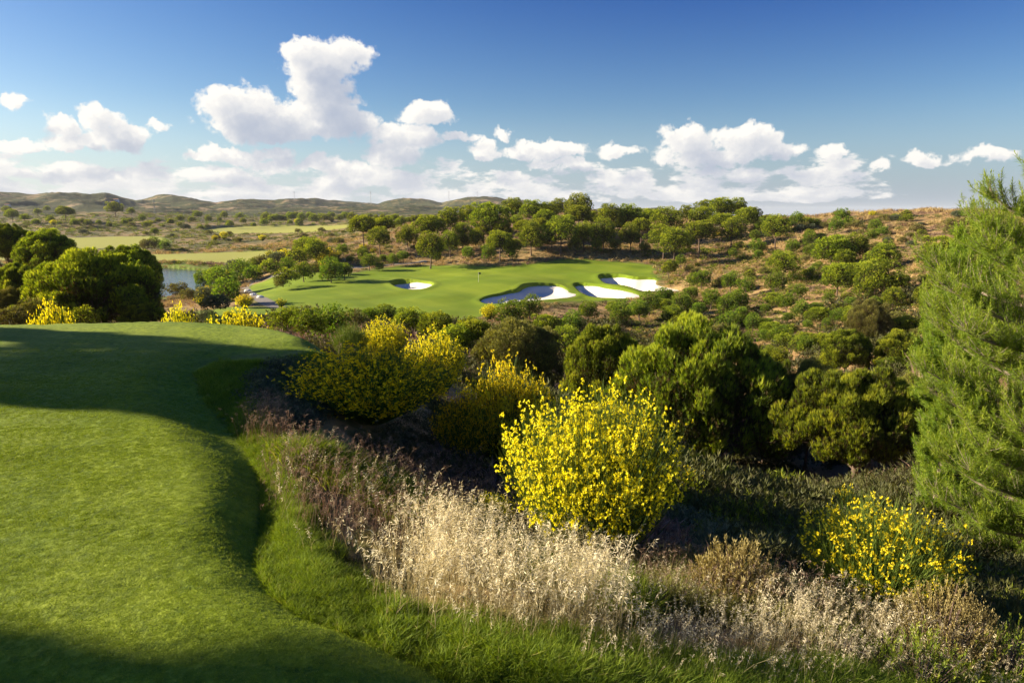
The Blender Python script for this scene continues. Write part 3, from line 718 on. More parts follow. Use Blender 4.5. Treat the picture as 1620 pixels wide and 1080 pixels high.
for i in range(3):    # bright young pines, crown on a short stem
    c = crown_geo(50 + i, 26, 36, 6, .14, .030, flat=[.95, 1.05, .85][i], zmin=-.7, brown=.03, rc=.36, lump=.28, up=.9, bias=.12)
    proto('young%d' % i, c, 'pine2', trunk_geo(50 + i, c[1], 1.75, .05, limbs=5, sides=4))
for i in range(4):    # olive and grey scrub
    c = crown_geo(60 + i, 18, 42, 6, .11, .030, flat=[.75, .9, .65, .8][i], zmin=-.5, brown=.15, rc=.38, lump=.45, up=.35, spread=.6)
    proto('scrub%d' % i, c, ['olive', 'olive', 'grey', 'pine'][i])

def broom_geo(seed, nstem, nflow, size=1.0, sw=.006, fl=.018, curved=.4, petals=4, low=.45, aspect=1.15, stemtone=.5, clus=3):
    """unit broom: height ~1, rush-like stems fanning from the base, blossoms along their upper part"""
    rng = np.random.default_rng(seed); g = Geo(); f = Geo()
    a = rng.uniform(0, 2 * pi, nstem); lean = rng.uniform(0, 1, nstem) ** .6
    H = rng.uniform(.72, 1.04, nstem) * (1 - .28 * lean ** 2)
    tip = np.stack([np.cos(a) * lean * aspect * .62, np.sin(a) * lean * aspect * .62, H], 1)
    b0 = np.stack([np.cos(a) * lean * .10, np.sin(a) * lean * .10, np.zeros(nstem)], 1)
    midp = b0 * .35 + tip * .55 * [.95 + curved * .25, .95 + curved * .25, .75] + rng.normal(0, .025, (nstem, 3))
    ts = np.linspace(0, 1, 6)
    P = [b0 * (1 - t) ** 2 + 2 * midp * t * (1 - t) + tip * t * t for t in ts]
    S = unit(np.cross(tip - b0, rand_dirs(rng, nstem)))
    rows = []
    for j, p in enumerate(P):
        w = sw * (1.1 - .8 * ts[j]); rows += [p - S * w / 2, p + S * w / 2]
    V = np.stack(rows, 1).reshape(-1, 3); b = np.arange(nstem)[:, None] * 12
    Q = np.concatenate([b + [2 * j, 2 * j + 1, 2 * j + 3, 2 * j + 2] for j in range(5)])
    g.add(V, Q, np.repeat(np.clip(rng.normal(stemtone, .2, nstem), 0, 1), 12))
    def pos(i, t): t = t[:, None]; return b0[i] * (1 - t) ** 2 + 2 * midp[i] * t * (1 - t) + tip[i] * t * t
    # side twigs
    m = nstem * 4; i = rng.integers(0, nstem, m); t = rng.uniform(.35, .95, m); p = pos(i, t)
    d = unit(unit(tip[i] - b0[i]) + rng.normal(0, .33, (m, 3)) + [0, 0, .25])
    Lt = rng.uniform(.08, .22, m)
    g.add(*leaves(rng, p, d, Lt, sw * .9, np.clip(rng.normal(stemtone, .2, m), 0, 1), .3))
    # blossoms at stem and twig ends, in loose spikes
    j = rng.integers(0, m, nflow); u = rng.uniform(.25, 1.05, nflow)[:, None]
    q = p[j] + d[j] * Lt[j][:, None] * u
    hz = np.linalg.norm(q[:, :2], axis=1); keep = (q[:, 2] + hz * .5 > low + rng.normal(0, .10, nflow)); q = q[keep]
    q = np.repeat(q, clus, 0) + rng.normal(0, fl * .9, (len(q) * clus, 3))
    k = petals; PP = np.repeat(q, k, 0); DD = rand_dirs(rng, len(PP)); DD[:, 2] = DD[:, 2] * .8 + .15
    f.add(*leaves(rng, PP, unit(DD), fl * rng.uniform(.7, 1.2, len(PP)), fl * .95, np.clip(rng.normal(.6, .22, len(PP)), 0, 1), .6))
    return g, f
BROOM = {}
def broom_proto(name, **kw):
    g, f = broom_geo(**kw); BROOM[name] = (g.mesh(name + '_stems', [M['broom']]), f.mesh(name + '_blossoms', [M['bloom_shade' if name == 'b_dark' else 'bloom']]))
broom_proto('b_big', seed=1, nstem=1500, nflow=3700, sw=.0045, fl=.0130, low=.56, clus=3, petals=5)
broom_proto('b_small', seed=2, nstem=1700, nflow=1700, sw=.005, fl=.016, low=.74, clus=3, petals=5, stemtone=.8, aspect=1.25)
broom_proto('b_dark', seed=3, nstem=1700, nflow=3300, sw=.006, fl=.020, low=.16, clus=2, petals=4, aspect=1.45)
broom_proto('b_mid', seed=4, nstem=700, nflow=3000, sw=.009, fl=.021, low=.42, clus=2, petals=4, aspect=1.25)
broom_proto('b_far', seed=5, nstem=500, nflow=1100, sw=.016, fl=.042, low=.35, clus=2, petals=3, aspect=1.6)
broom_proto('b_far2', seed=6, nstem=200, nflow=170, sw=.03, fl=.055, low=.5, clus=2, petals=3, aspect=1.6)
broom_proto('b_bare', seed=7, nstem=900, nflow=10, sw=.012, fl=.01, low=.9, clus=1, petals=3, aspect=1.3, stemtone=.8)

REG = []          # everything placed, for the labels: dict(o, X, Y, px, py, w, look, kind, zone)
def register(o, x, y, z, w, look, noun, zone, group, cat, fixed=None):
    px, py = project(x, y, z); REG.append(dict(o=o, x=x, y=y, px=float(px), py=float(py), w=w, look=look, noun=noun, zone=zone, group=group, cat=cat, fixed=fixed))
def put_tree(name, kind, x, y, z0, crown_c, rad, sz=None, rot=None, parts=True, **reg):
    """x,y,z0: foot on the ground; crown_c: height of the crown centre above the foot; rad: crown radius"""
    cm, tm = PROTO[kind]; rot = random.uniform(0, 6.28) if rot is None else rot
    sz = sz or rad
    if parts and tm:
        e = bpy.data.objects.new(name, None); COL.objects.link(e); e.location = (x, y, z0); e.rotation_euler = (0, 0, rot)
        c = link('crown', cm, e, (0, 0, crown_c)); c.scale = (rad, rad, sz)
        if sz is not rad: pass
        zl = min(v.co.z for v in tm.vertices) if kind not in TZ else TZ[kind]; TZ[kind] = zl
        t = link('trunk', tm, e, (0, 0, crown_c)); t.scale = (rad, rad, (crown_c + 0.25) / -zl)
    else:
        e = link(name, cm, None, (x, y, z0 + crown_c)); e.scale = (rad, rad, sz); e.rotation_euler = (0, 0, rot)
    register(e, x, y, z0 + crown_c, rad * 2, **reg); return e
TZ = {}
def put_broom(kind, x, y, z0, rad, h, rot=None, parts=True, **reg):
    gm, fm = BROOM[kind]; e = bpy.data.objects.new('broom_bush', None); COL.objects.link(e)
    e.location = (x, y, z0 - .05); e.rotation_euler = (0, 0, random.uniform(0, 6.28) if rot is None else rot)
    hw = {'b_big': .72, 'b_small': .78, 'b_dark': .92, 'b_mid': .80, 'b_far': 1.05, 'b_far2': 1.05, 'b_bare': .8}[kind]
    for nm, me_ in (('stems', gm), ('blossoms', fm)):
        o = link(nm, me_, e); o.scale = (rad / hw, rad / hw, h)
    register(e, x, y, z0 + h / 2, rad * 2, **reg); return e
random.seed(5)

# ---- pines standing by distance: column, crown top row, crown bottom row, width, distance, prototype
NEAR = [
 (1115,502,700,262,36,'near0','large domed stone pine with bright upright shoots, in the ravine beside the big broom',1.0),
 (1368,577,712,228,30,'near1','flat-topped umbrella pine with dark underside and bare forked trunk, in the shaded hollow',1.0),
 (1290,563,700,110,35,'near3','yellow-green pine with thin crown tucked behind the flat-topped umbrella pine',1.0),
 (955,512,650,135,41,'near2','medium pine with brown-tinged flank between the domed olive pine and the largest pine',1.0),
 (818,500,612,155,46,'near3','domed olive-brown pine with smooth outline below the stepped bunker',1.0),
 (1232,572,690,90,40,'near1','lit umbrella pine peeping between the largest ravine pine and the flat-topped one',1.0),
 (1215,585,700,95,37,'mid2','dark shaded pine pressed against the back of the largest ravine pine',1.0),
 (1445,590,690,95,36,'near3','small olive pine crown squeezed between the umbrella pine and the tall near pine',1.0),
 (1342,520,578,82,56,'near2','rounded dark green pine on the slope above the flat-topped umbrella pine',1.0),
 (1430,524,592,78,54,'near0','rounded pine on bare reddish soil, next to the tall near pine',1.0),
 (1378,470,535,66,72,'near3','olive pine over two darker crowns halfway up the dry slope',1.0),
 (134,393,512,200,62,'near0','huge dome-shaped pine with dark near side at the end of the tee',1.0),
 (196,386,462,100,86,'near2','dark pine rising over the shoulder of the huge dome-shaped pine',1.0),
 (204,405,478,56,78,'near1','rounded pine crown overlapping the edge of the pond',1.0),
 (214,470,512,56,58,'near2','low dark spreading pine below the pond, beside the huge dome-shaped pine',1.0),
 (70,362,425,96,105,'near0','broad dark pine with sunlit top beyond the huge dome-shaped pine',1.0),
 (8,352,410,62,108,'near2','pine with a bare trunk showing, at the very edge of the picture',1.0),
 (22,410,500,86,72,'near1','dark flat pine beside the huge dome-shaped pine, cut by the picture edge',1.0),
 (10,452,512,66,60,'near3','low shaded pine shrub under the dark flat pine at the picture edge',1.0),
]
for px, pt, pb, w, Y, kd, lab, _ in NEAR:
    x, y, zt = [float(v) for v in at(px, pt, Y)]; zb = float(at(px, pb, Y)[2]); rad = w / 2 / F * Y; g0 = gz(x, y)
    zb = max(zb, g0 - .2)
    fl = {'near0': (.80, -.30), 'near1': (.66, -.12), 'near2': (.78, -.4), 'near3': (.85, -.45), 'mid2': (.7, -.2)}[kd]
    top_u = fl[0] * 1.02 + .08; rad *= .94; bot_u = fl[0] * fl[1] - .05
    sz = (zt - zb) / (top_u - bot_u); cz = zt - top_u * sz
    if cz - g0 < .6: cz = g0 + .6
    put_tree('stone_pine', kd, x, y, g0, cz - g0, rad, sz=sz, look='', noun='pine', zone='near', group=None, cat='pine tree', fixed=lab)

def place(px, cy, w, kinds, name, asp=.85, trunk=.22, parts=True, tmin=24, Y=None, **reg):
    base = cy + w * asp * .5 + w * trunk
    if Y is None:
        x, y, z, ok = hit([px], [base], fn=ground_z, tmin=tmin, tmax=1500)
        if not ok[0]: return None
        x, y, z = float(x[0]), float(y[0]), float(z[0])
    else:
        x, y, z = [float(v) for v in at(px, base, Y)]; z = gz(x, y)
    zc = float(at(px, cy, y)[2]); rad = w / 2 / F * y * 1.03
    kd = random.choice(kinds)
    cc = max(zc - z, rad * .45)
    return put_tree(name, kd, x, y, z, cc, rad, sz=rad * random.uniform(.92, 1.08), parts=parts, **reg)

# pines on the rise behind the green (pixel centre, crown width)
R2 = lambda a, b, w: (500 + a / 3, 280 + b / 3, w / 3)
R3 = lambda a, b, w: (1000 + a / 2.613, 280 + b / 2.613, w / 2.613)
BACK = [R2(*t) for t in [(820,165,60),(935,152,95),(1030,165,110),(1100,165,80),(1150,145,75),(1245,142,115),(1390,185,110),(1480,190,105),(1590,190,90),(640,205,115),(735,190,100),(830,205,160),(1090,200,90),(1245,185,100),(1310,200,70),
 (225,235,120),(320,232,100),(545,240,130),(695,260,85),(800,255,90),(980,240,85),(1060,230,80),(885,262,95),(1120,250,90),(1330,260,80),(390,220,40),(1190,215,80),(950,210,60),(1540,235,90),(1440,230,70)]] + \
 [R3(*t) for t in [(75,165,75),(10,165,60),(140,180,110),(225,150,60),(285,170,95),(295,130,65),(360,132,90),(430,130,75),(470,170,90),(370,185,90),(500,150,50)]]
FRONT = [R2(*t) for t in [(305,290,100),(435,280,95),(545,330,130),(635,310,90),(700,305,65),(760,290,75),(1020,280,115),(1160,260,140),(1270,270,100),(1360,265,120),(1490,275,100),(870,310,120),(930,330,75),(1100,300,70),(1230,320,60)]] + \
 [R3(*t) for t in [(125,255,110),(170,275,120),(275,230,110),(410,222,95),(590,212,105),(620,365,115),(150,380,55)]]
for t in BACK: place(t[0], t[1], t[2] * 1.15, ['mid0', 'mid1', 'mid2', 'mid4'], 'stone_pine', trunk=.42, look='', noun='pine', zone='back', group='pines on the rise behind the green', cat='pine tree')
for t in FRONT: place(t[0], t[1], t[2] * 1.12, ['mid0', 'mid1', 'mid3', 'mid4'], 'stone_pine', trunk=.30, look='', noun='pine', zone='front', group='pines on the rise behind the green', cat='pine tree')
# young pines at the edge of the green
EDGE = [R2(*t) for t in [(720,360,65),(820,360,75),(570,380,55),(930,362,62),(370,390,60),(255,400,80),(300,422,45),(415,375,60),(60,445,80),(115,435,50),(225,365,60),(20,330,50),(130,345,60),(90,400,50),(160,390,40),(320,385,45),(540,295,50),(1330,330,60),(1420,325,60),(1560,335,60)]]
for t in EDGE: place(*t, ['young0', 'young1', 'young2'], 'young_pine', trunk=.12, look='bright green', noun='young pine', zone='edge', group='young pines along the back of the green', cat='young pine')
# the dry slope on the right
SLOPE = [R3(*t) for t in [(730,255,60),(515,285,60),(660,290,60),(675,180,60),(590,435,85),(285,420,80),(405,430,80),(470,450,70),(685,475,65),(635,515,80),(610,650,85),(710,690,65),(780,665,35),(725,610,45),(800,605,40),(845,575,60),(700,550,80),(760,540,60),(550,545,50),(640,580,50),
 (70,520,90),(130,490,80),(200,520,80),(240,480,70),(325,500,80),(440,510,80),(390,530,90),(495,600,70),(545,610,50),(160,365,55),(200,345,50),(415,315,40),(520,320,45),(730,305,50),(505,240,45),(530,200,60),(840,200,60),(865,160,60),(575,185,50),(560,600,45),(810,500,55),(900,520,50),(1000,520,60),(30,550,70),(275,545,70),(450,560,60)]]
for t in SLOPE: place(*t, ['young0', 'young1', 'young2'], 'young_pine', trunk=.20, look='', noun='young pine', zone='slope', group='young pines scattered over the dry slope', cat='young pine')
MIDS = [R3(*t) for t in [(820,310,150),(920,290,115),(850,420,150),(1000,430,170),(1030,335,120),(940,400,110),(1100,440,90),(870,340,90),(1075,500,90)]]
for t in MIDS: place(*t, ['mid0', 'mid3', 'mid4', 'mid1'], 'stone_pine', trunk=.05, look='', noun='pine', zone='thicket', group='pines in the thicket on the dry slope', cat='pine tree')
# bushes in front of the green
FRN = [(808,497,48,0,'young0'),(775,492,34,0,'b'),(838,488,40,0,'young1'),(650,512,60,60,'mid1'),(690,520,60,52,'mid0'),(745,528,70,50,'mid2'),(720,540,60,48,'mid4'),(610,500,46,0,'young2'),(865,520,50,0,'mid0'),(905,512,36,0,'young1'),(930,492,36,0,'young2'),(895,540,55,0,'mid1'),(1010,490,34,0,'young0'),(980,500,36,0,'young1'),
 (490,512,56,34,'young0'),(455,508,50,36,'mid1'),(525,512,60,40,'young1'),(560,506,46,44,'scrub0'),(585,498,30,55,'young2'),(330,500,30,40,'scrub2'),(575,540,40,26,'scrub2'),(60,500,70,26,'scrub1'),(20,503,50,25,'scrub0'),(130,505,50,30,'scrub3'),(1480,470,60,60,'mid1'),(1490,400,62,90,'mid0')]
for px, cy, w, Y, kd in FRN:
    if kd == 'b':
        x, y, z, ok = hit([px], [cy + w * .4], fn=ground_z, tmin=24); x, y, z = float(x[0]), float(y[0]), float(z[0]); rd = w / 2 / F * y
        put_broom('b_far', x, y, z, rd, rd * 1.5, look='', noun='', zone='x', group=None, cat='broom bush', fixed='yellow broom bush in front of the long stepped bunker'); continue
    place(px, cy, w, [kd], 'shrub' if kd.startswith('scrub') else 'young_pine', trunk=.02, Y=Y or None, look='', noun='shrub' if kd.startswith('scrub') else 'young pine', zone='foot', group='bushes between the tee and the green', cat='shrub' if kd.startswith('scrub') else 'young pine')

# left middle ground
LEFT = [(282,459,36,'scrub0'),(322,442,30,'young0'),(354,447,48,'young1'),(342,436,34,'young2'),(360,462,46,'young0'),(345,480,46,'scrub2'),(300,467,30,'scrub1'),(330,465,40,'scrub2'),(385,430,34,'young1'),(402,433,30,'young2'),(452,438,40,'scrub3'),(428,425,40,'scrub3'),(480,430,34,'young0'),(498,425,30,'scrub0'),(525,428,40,'young1'),(545,428,30,'young2'),(375,422,36,'scrub2'),(415,415,34,'scrub0'),(400,424,26,'young1'),(455,420,26,'young0'),(470,408,40,'scrub3'),(440,408,30,'scrub2'),(500,398,40,'mid1'),(485,392,40,'mid0'),(245,385,20,'young0'),(262,388,18,'young1'),(183,331,24,'mid0'),(208,334,12,'mid1'),(245,366,14,'young2'),(313,340,14,'mid0'),(285,346,12,'mid1'),(355,340,12,'mid1'),(380,342,12,'mid0'),(20,340,20,'mid0'),(12,332,14,'mid1'),(40,345,14,'mid0'),(105,336,28,'mid2'),(130,350,14,'scrub3'),(60,335,12,'mid1'),(75,330,9,'mid1'),(225,345,12,'young0'),(445,448,24,'scrub0'),(235,388,26,'scrub1')]
for px, cy, w, kd in LEFT:
    sh = kd.startswith('scrub')
    place(px, cy, w, [kd], 'shrub' if sh else ('stone_pine' if kd.startswith('mid') else 'young_pine'), trunk=.05 if kd[0] != 'm' else .15, tmin=60, look='', noun='shrub' if sh else ('pine' if kd.startswith('mid') else 'young pine'), zone='left', group='trees and bushes round the pond and the far fairways', cat='shrub' if sh else ('pine tree' if kd[0] == 'm' else 'young pine'))
# broom
NB = [
 (937,893,608,332,7.0,'b_big','largest broom bush in full yellow bloom, rising over the pale oats'),
 (1378,975,785,262,6.0,'b_small','small broom bush with yellow tips over thin green stems beside the golden shrub'),
 (592,728,545,305,11,'b_dark','wide broom bush in shade, dotted with dull yellow blossom, beside the lawn bank'),
 (738,735,622,120,11.6,'b_dark','shaded sparsely flowering broom between the wide shaded bush and the largest one'),
 (800,676,566,165,12.2,'b_mid','sunlit broom bush behind the shoulder of the largest broom'),
 (690,612,521,114,17,'b_mid','dense bright yellow round broom bush above the wide shaded one'),
 (609,575,502,86,21,'b_mid','round yellow broom bush with green showing through, nearest the feathery grey bush'),
 (84,516,480,76,24,'b_far','yellow broom bush at the foot of the huge dome-shaped pine'),
 (282,516,484,62,21,'b_far','small yellow broom bush just over the lawn edge, below the pond'),
 (378,518,488,104,22,'b_far','wide low yellow broom bush over the lawn edge beside pink grass'),
 (1085,800,735,60,13,'b_far2','scattered few-flowered broom in the dark hollow behind the largest broom'),
 (1340,800,765,60,16,'b_far2','faint few-flowered broom in the dark below the umbrella pine'),
 (775,880,775,90,7.6,'b_small','low spreading broom shoots with few flowers at the foot of the largest broom'),
]
for px, pb, pt, w, Y, kd, lab in NB:
    x, y, _ = [float(v) for v in at(px, pb, Y)]; z = gz(x, y); zt = float(at(px, pt, Y)[2])
    put_broom(kd, x, y, z, w / 2 / F * Y, max(zt - z, .4), look='', noun='', zone='x', group=None, cat='broom bush', fixed=lab)
for px, pb, pt, w, Y, lab in [(556,560,508,66,19,'feathery grey-green bush without flowers beside the round yellow broom'),(335,518,492,30,22,'pale green feathery tuft over the lawn edge beside the small yellow broom')]:
    x, y, _ = [float(v) for v in at(px, pb, Y)]; z = gz(x, y); zt = float(at(px, pt, Y)[2])
    put_broom('b_bare', x, y, z, w / 2 / F * Y, max(zt - z, .4), look='', noun='', zone='x', group=None, cat='bush', fixed=lab)
BELT = [(422+i*9.5+random.uniform(-3,3), 343+random.uniform(-3,3), random.uniform(12,17)) for i in range(15)] + [(565+i*10, 346+random.uniform(-5,6), random.uniform(9,15)) for i in range(12)] + [(40+i*19+random.uniform(-6,6), 350+random.uniform(-6,7), random.uniform(8,14)) for i in range(24)]
for t in BELT: place(*t, ['mid0','mid1','mid3','mid4'], 'stone_pine', trunk=.08, tmin=200, parts=False, look='', noun='pine', zone='belt', group='dark pines in the belt below the hills', cat='pine tree')
FARB = [(388,476,32),(445,478,22),(362,497,20),(327,462,30),(322,473,34),(363,430,18),(452,404,30),(428,402,20),(520,404,34),(505,408,22),(355,375,12),(354,371,14),(340,376,12),(380,378,12),(415,376,14),(478,346,12),(500,346,14),(470,350,12),(85,352,12),(238,352,10),(1078,357,12),(1135,370,10),(525,347,12),(478,422,22),(507,421,24),(535,402,16),(1380,338,14),(575,390,14),(590,396,12)]
for i, (px, cy, w) in enumerate(FARB):
    x, y, z, ok = hit([px], [cy + w * .35], fn=ground_z, tmin=60); x, y, z = float(x[0]), float(y[0]), float(z[0]); rd = w / 2 / F * y
    put_broom(['b_far', 'b_far2'][i % 3 == 1], x, y, z, rd, rd * 1.35, look='yellow', noun='broom', zone='farbroom', group='small yellow broom bushes in the middle distance', cat='broom bush')

# ---- scattered scrub: single shrubs, and what is beyond counting as one mass
rng = np.random.default_rng(99)
def free(x, y, margin=2.0): return _look([FREE], x, y)[0] > margin
def pix_scatter(n, x0, x1, y0, y1, tmin=24):
    px = rng.uniform(x0, x1, n); py = rng.uniform(y0, y1, n)
    x, y, z, ok = hit(px, py, fn=ground_z, tmin=tmin); ok &= free(x, y) & (y < 1500)
    return x[ok], y[ok], z[ok]
def shrubs(n, box, wpx, kinds, zone, group, tmin=24):
    x, y, z = pix_scatter(n, *box, tmin=tmin)
    for a, b, c in zip(x, y, z):
        w = rng.uniform(*wpx) * (.8 if b > 300 else 1); rad = w / 2 / F * b; kd = kinds[rng.integers(len(kinds))]
        e = put_tree('shrub', kd, float(a), float(b), float(c), rad * .45, rad, sz=rad * rng.uniform(.8, 1.1), parts=False, look='', noun='shrub', zone=zone, group=group, cat='shrub')
shrubs(70, (1180, 1540, 342, 395), (10, 24), ['scrub0', 'scrub1', 'scrub2', 'scrub3', 'young0'], 'ridge', 'shrubs along the dry ridge')
shrubs(75, (1050, 1480, 395, 560), (12, 26), ['scrub0', 'scrub3', 'young1', 'scrub1'], 'dryslope', 'shrubs scattered over the dry slope')
shrubs(62, (880, 1480, 478, 590), (22, 46), ['mid0', 'mid3', 'young1', 'scrub3', 'mid4', 'scrub0'], 'gully', 'bushes crowding the ravine slope', tmin=42)
shrubs(75, (0, 560, 358, 440), (9, 20), ['scrub0', 'scrub1', 'scrub2', 'scrub3'], 'scrubland', 'shrubs of the scrubland round the fairways', tmin=100)
shrubs(40, (560, 1180, 350, 405), (9, 18), ['scrub0', 'scrub1', 'scrub3'], 'rise', 'shrubs under the pines behind the green', tmin=100)

def bake(name, tmpl, X, Y, Z, S, mat, label=None, rot=None, tilt=0.0, szv=None):
    """one mesh out of many copies of a few templates"""
    Vs, Qs, Ts = [], [], []; off = 0; n = len(X); pick = rng.integers(0, len(tmpl), n); rot = rng.uniform(0, 2 * pi, n) if rot is None else rot
    for ti, (V, Q, T) in enumerate(tmpl):
        m = np.where(pick == ti)[0]
        if not len(m): continue
        c, s = np.cos(rot[m])[:, None], np.sin(rot[m])[:, None]; sc_ = S[m][:, None]
        x = (V[None, :, 0] * c - V[None, :, 1] * s) * sc_; y = (V[None, :, 0] * s + V[None, :, 1] * c) * sc_; z = V[None, :, 2] * sc_ * (1 if szv is None else szv[m][:, None])
        x = x + X[m][:, None] + tilt * z; y = y + Y[m][:, None]; z = z + Z[m][:, None]
        Vs.append(np.stack([x, y, z], -1).reshape(-1, 3)); Qs.append((Q[None] + (np.arange(len(m)) * len(V))[:, None, None]).reshape(-1, 4) + off)
        Ts.append(np.clip(T[None] + rng.normal(0, .08, (len(m), 1)), 0, 1).ravel()); off += len(m) * len(V)
    me_ = make_mesh(name, np.concatenate(Vs), quads=np.concatenate(Qs), tone=np.concatenate(Ts), mats=[mat])
    return tag(link(name, me_), label=label, kind='stuff', cat='vegetation' if label else None)

def low_bush(seed, n, L, W):
    r = np.random.default_rng(seed); P = rand_dirs(r, n) * r.uniform(.3, .85, (n, 1)); P[:, 2] = np.abs(P[:, 2]) * .8
    g = Geo(); g.add(*tufts(r, P, unit(P + [0, 0, .5]), 4, L, W, .5, np.clip(.25 + .5 * P[:, 2] + r.normal(0, .15, n), 0, 1))); return g.arrays()
LB = [low_bush(i, 42, .24, .055) for i in range(4)]; LBN = [low_bush(10 + i, 110, .16, .026) for i in range(4)]
def mass(name, n, box, size, mat, label, tmin=60, tmax=1500, pxsize=True):
    x, y, z = pix_scatter(n, *box, tmin=tmin)
    s = rng.uniform(*size, len(x)) / 2 / F * y if pxsize else rng.uniform(*size, len(x))
    keep = fbm(x / 22, y / 22, 123, 3) > -0.25 + rng.uniform(-.3, .1, len(x)); x, y, z, s = x[keep], y[keep], z[keep], s[keep]
    bake(name, LB, x, y, z - s * .15, s, mat, label, szv=rng.uniform(.7, 1.3, len(x)))
mass('scrub_vegetation', 3600, (-60, 1180, 338, 425), (5, 12), M['olive'], 'low dark scrub covering the land between the fairways', tmin=100)
mass('scrub_vegetation', 1100, (-60, 1200, 340, 400), (5, 12), M['grey'], 'grey-green scrub between the fairways and under the pines', tmin=100)
mass('scrub_vegetation', 2600, (1040, 1700, 340, 600), (5, 13), M['olive'], 'low dark herbs and heath over the dry slope')
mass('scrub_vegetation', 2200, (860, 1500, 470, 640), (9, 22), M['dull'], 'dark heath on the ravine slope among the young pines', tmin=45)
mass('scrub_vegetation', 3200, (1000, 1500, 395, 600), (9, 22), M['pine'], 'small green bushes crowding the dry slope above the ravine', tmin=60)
mass('scrub_vegetation', 1500, (-40, 620, 338, 374), (5, 11), M['pine'], 'dark green bushes on the plain below the hills', tmin=200)
mass('scrub_vegetation', 900, (240, 620, 372, 440), (7, 15), M['pine'], 'green bushes on the banks between the far fairways and the green', tmin=100)
mass('scrub_vegetation', 700, (1150, 1700, 338, 400), (7, 16), M['olive'], 'pale olive scrub along the top of the dry ridge')

# ---- ground cover of dry grass on the slopes
def clump(seed, n, h, w, spread, droop=.3, lo=.2, hi=.9, rad=.5):
    r = np.random.default_rng(seed); a = r.uniform(0, 2 * pi, n); q = np.sqrt(r.uniform(0, 1, n)) * rad
    P = np.stack([np.cos(a) * q, np.sin(a) * q, np.zeros(n)], 1)
    D = unit(np.stack([np.cos(a) * q * spread * 2, np.sin(a) * q * spread * 2, np.ones(n)], 1) + r.normal(0, spread, (n, 3)))
    return blades(r, P, D, h * r.uniform(.5, 1.1, n), w, np.clip(r.uniform(lo, hi, n), 0, 1), droop=droop)
DRYC = [clump(i, 26, 1.0, .075, .35) for i in range(5)]
def scatter_polar(n, r0, r1, a0, a1):
    r = np.exp(rng.uniform(math.log(r0), math.log(r1), n)); a = rng.uniform(R(a0), R(a1), n); return r * np.sin(a), r * np.cos(a)
def cover(name, n, r0, r1, a0, a1, size, mat, label, tmpl, cond=None, szv=(.6, 1.2)):
    x, y = scatter_polar(n, r0, r1, a0, a1)
    k = free(x, y, .6) & (_look([MSD], x, y)[0] > .5)
    if cond is not None: k &= cond(x, y)
    x, y = x[k], y[k]; r = np.hypot(x, y); s = rng.uniform(*size, len(x)) * r
    bake(name, tmpl, x, y, ground_z(x, y) - .02 * s, s, mat, label, szv=rng.uniform(*szv, len(x)))
cover('dry_grass', 36000, 50, 420, -40, 42, (.0030, .0075), M['straw'], 'straw-coloured dry grass on the slopes beyond the ravine', DRYC, cond=lambda x, y: (fbm(x / 16, y / 16, 201, 3) > -.05))
cover('dry_grass', 24000, 40, 380, -40, 42, (.0028, .0065), M['brown'], 'reddish brown dead grass on the slopes beyond the ravine', DRYC, cond=lambda x, y: (fbm(x / 12, y / 12, 202, 3) > .0))
BAY = lambda x, y: (x / y > -.12) | (np.hypot(x, y) > 21)
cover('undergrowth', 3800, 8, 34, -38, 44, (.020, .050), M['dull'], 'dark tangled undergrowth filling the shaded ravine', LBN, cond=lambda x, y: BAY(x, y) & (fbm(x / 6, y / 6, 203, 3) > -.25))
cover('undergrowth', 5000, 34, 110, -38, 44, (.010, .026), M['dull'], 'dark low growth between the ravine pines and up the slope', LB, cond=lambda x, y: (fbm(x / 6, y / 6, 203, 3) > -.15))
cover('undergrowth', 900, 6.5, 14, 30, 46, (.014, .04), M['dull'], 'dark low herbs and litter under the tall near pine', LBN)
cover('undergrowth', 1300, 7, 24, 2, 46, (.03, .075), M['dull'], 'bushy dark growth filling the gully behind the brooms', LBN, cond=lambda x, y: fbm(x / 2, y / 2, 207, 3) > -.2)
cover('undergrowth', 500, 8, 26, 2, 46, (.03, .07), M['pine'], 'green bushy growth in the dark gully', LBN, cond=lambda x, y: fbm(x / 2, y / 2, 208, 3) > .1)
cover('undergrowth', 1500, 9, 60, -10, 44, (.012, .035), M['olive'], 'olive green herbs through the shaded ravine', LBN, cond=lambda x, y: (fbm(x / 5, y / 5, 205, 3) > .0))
cover('undergrowth', 7000, 7.5, 60, -38, 44, (.012, .034), M['brown'], 'dead brown grass in the ravine between the pines', DRYC, cond=lambda x, y: BAY(x, y) & (fbm(x / 4, y / 4, 204, 3) > .05))

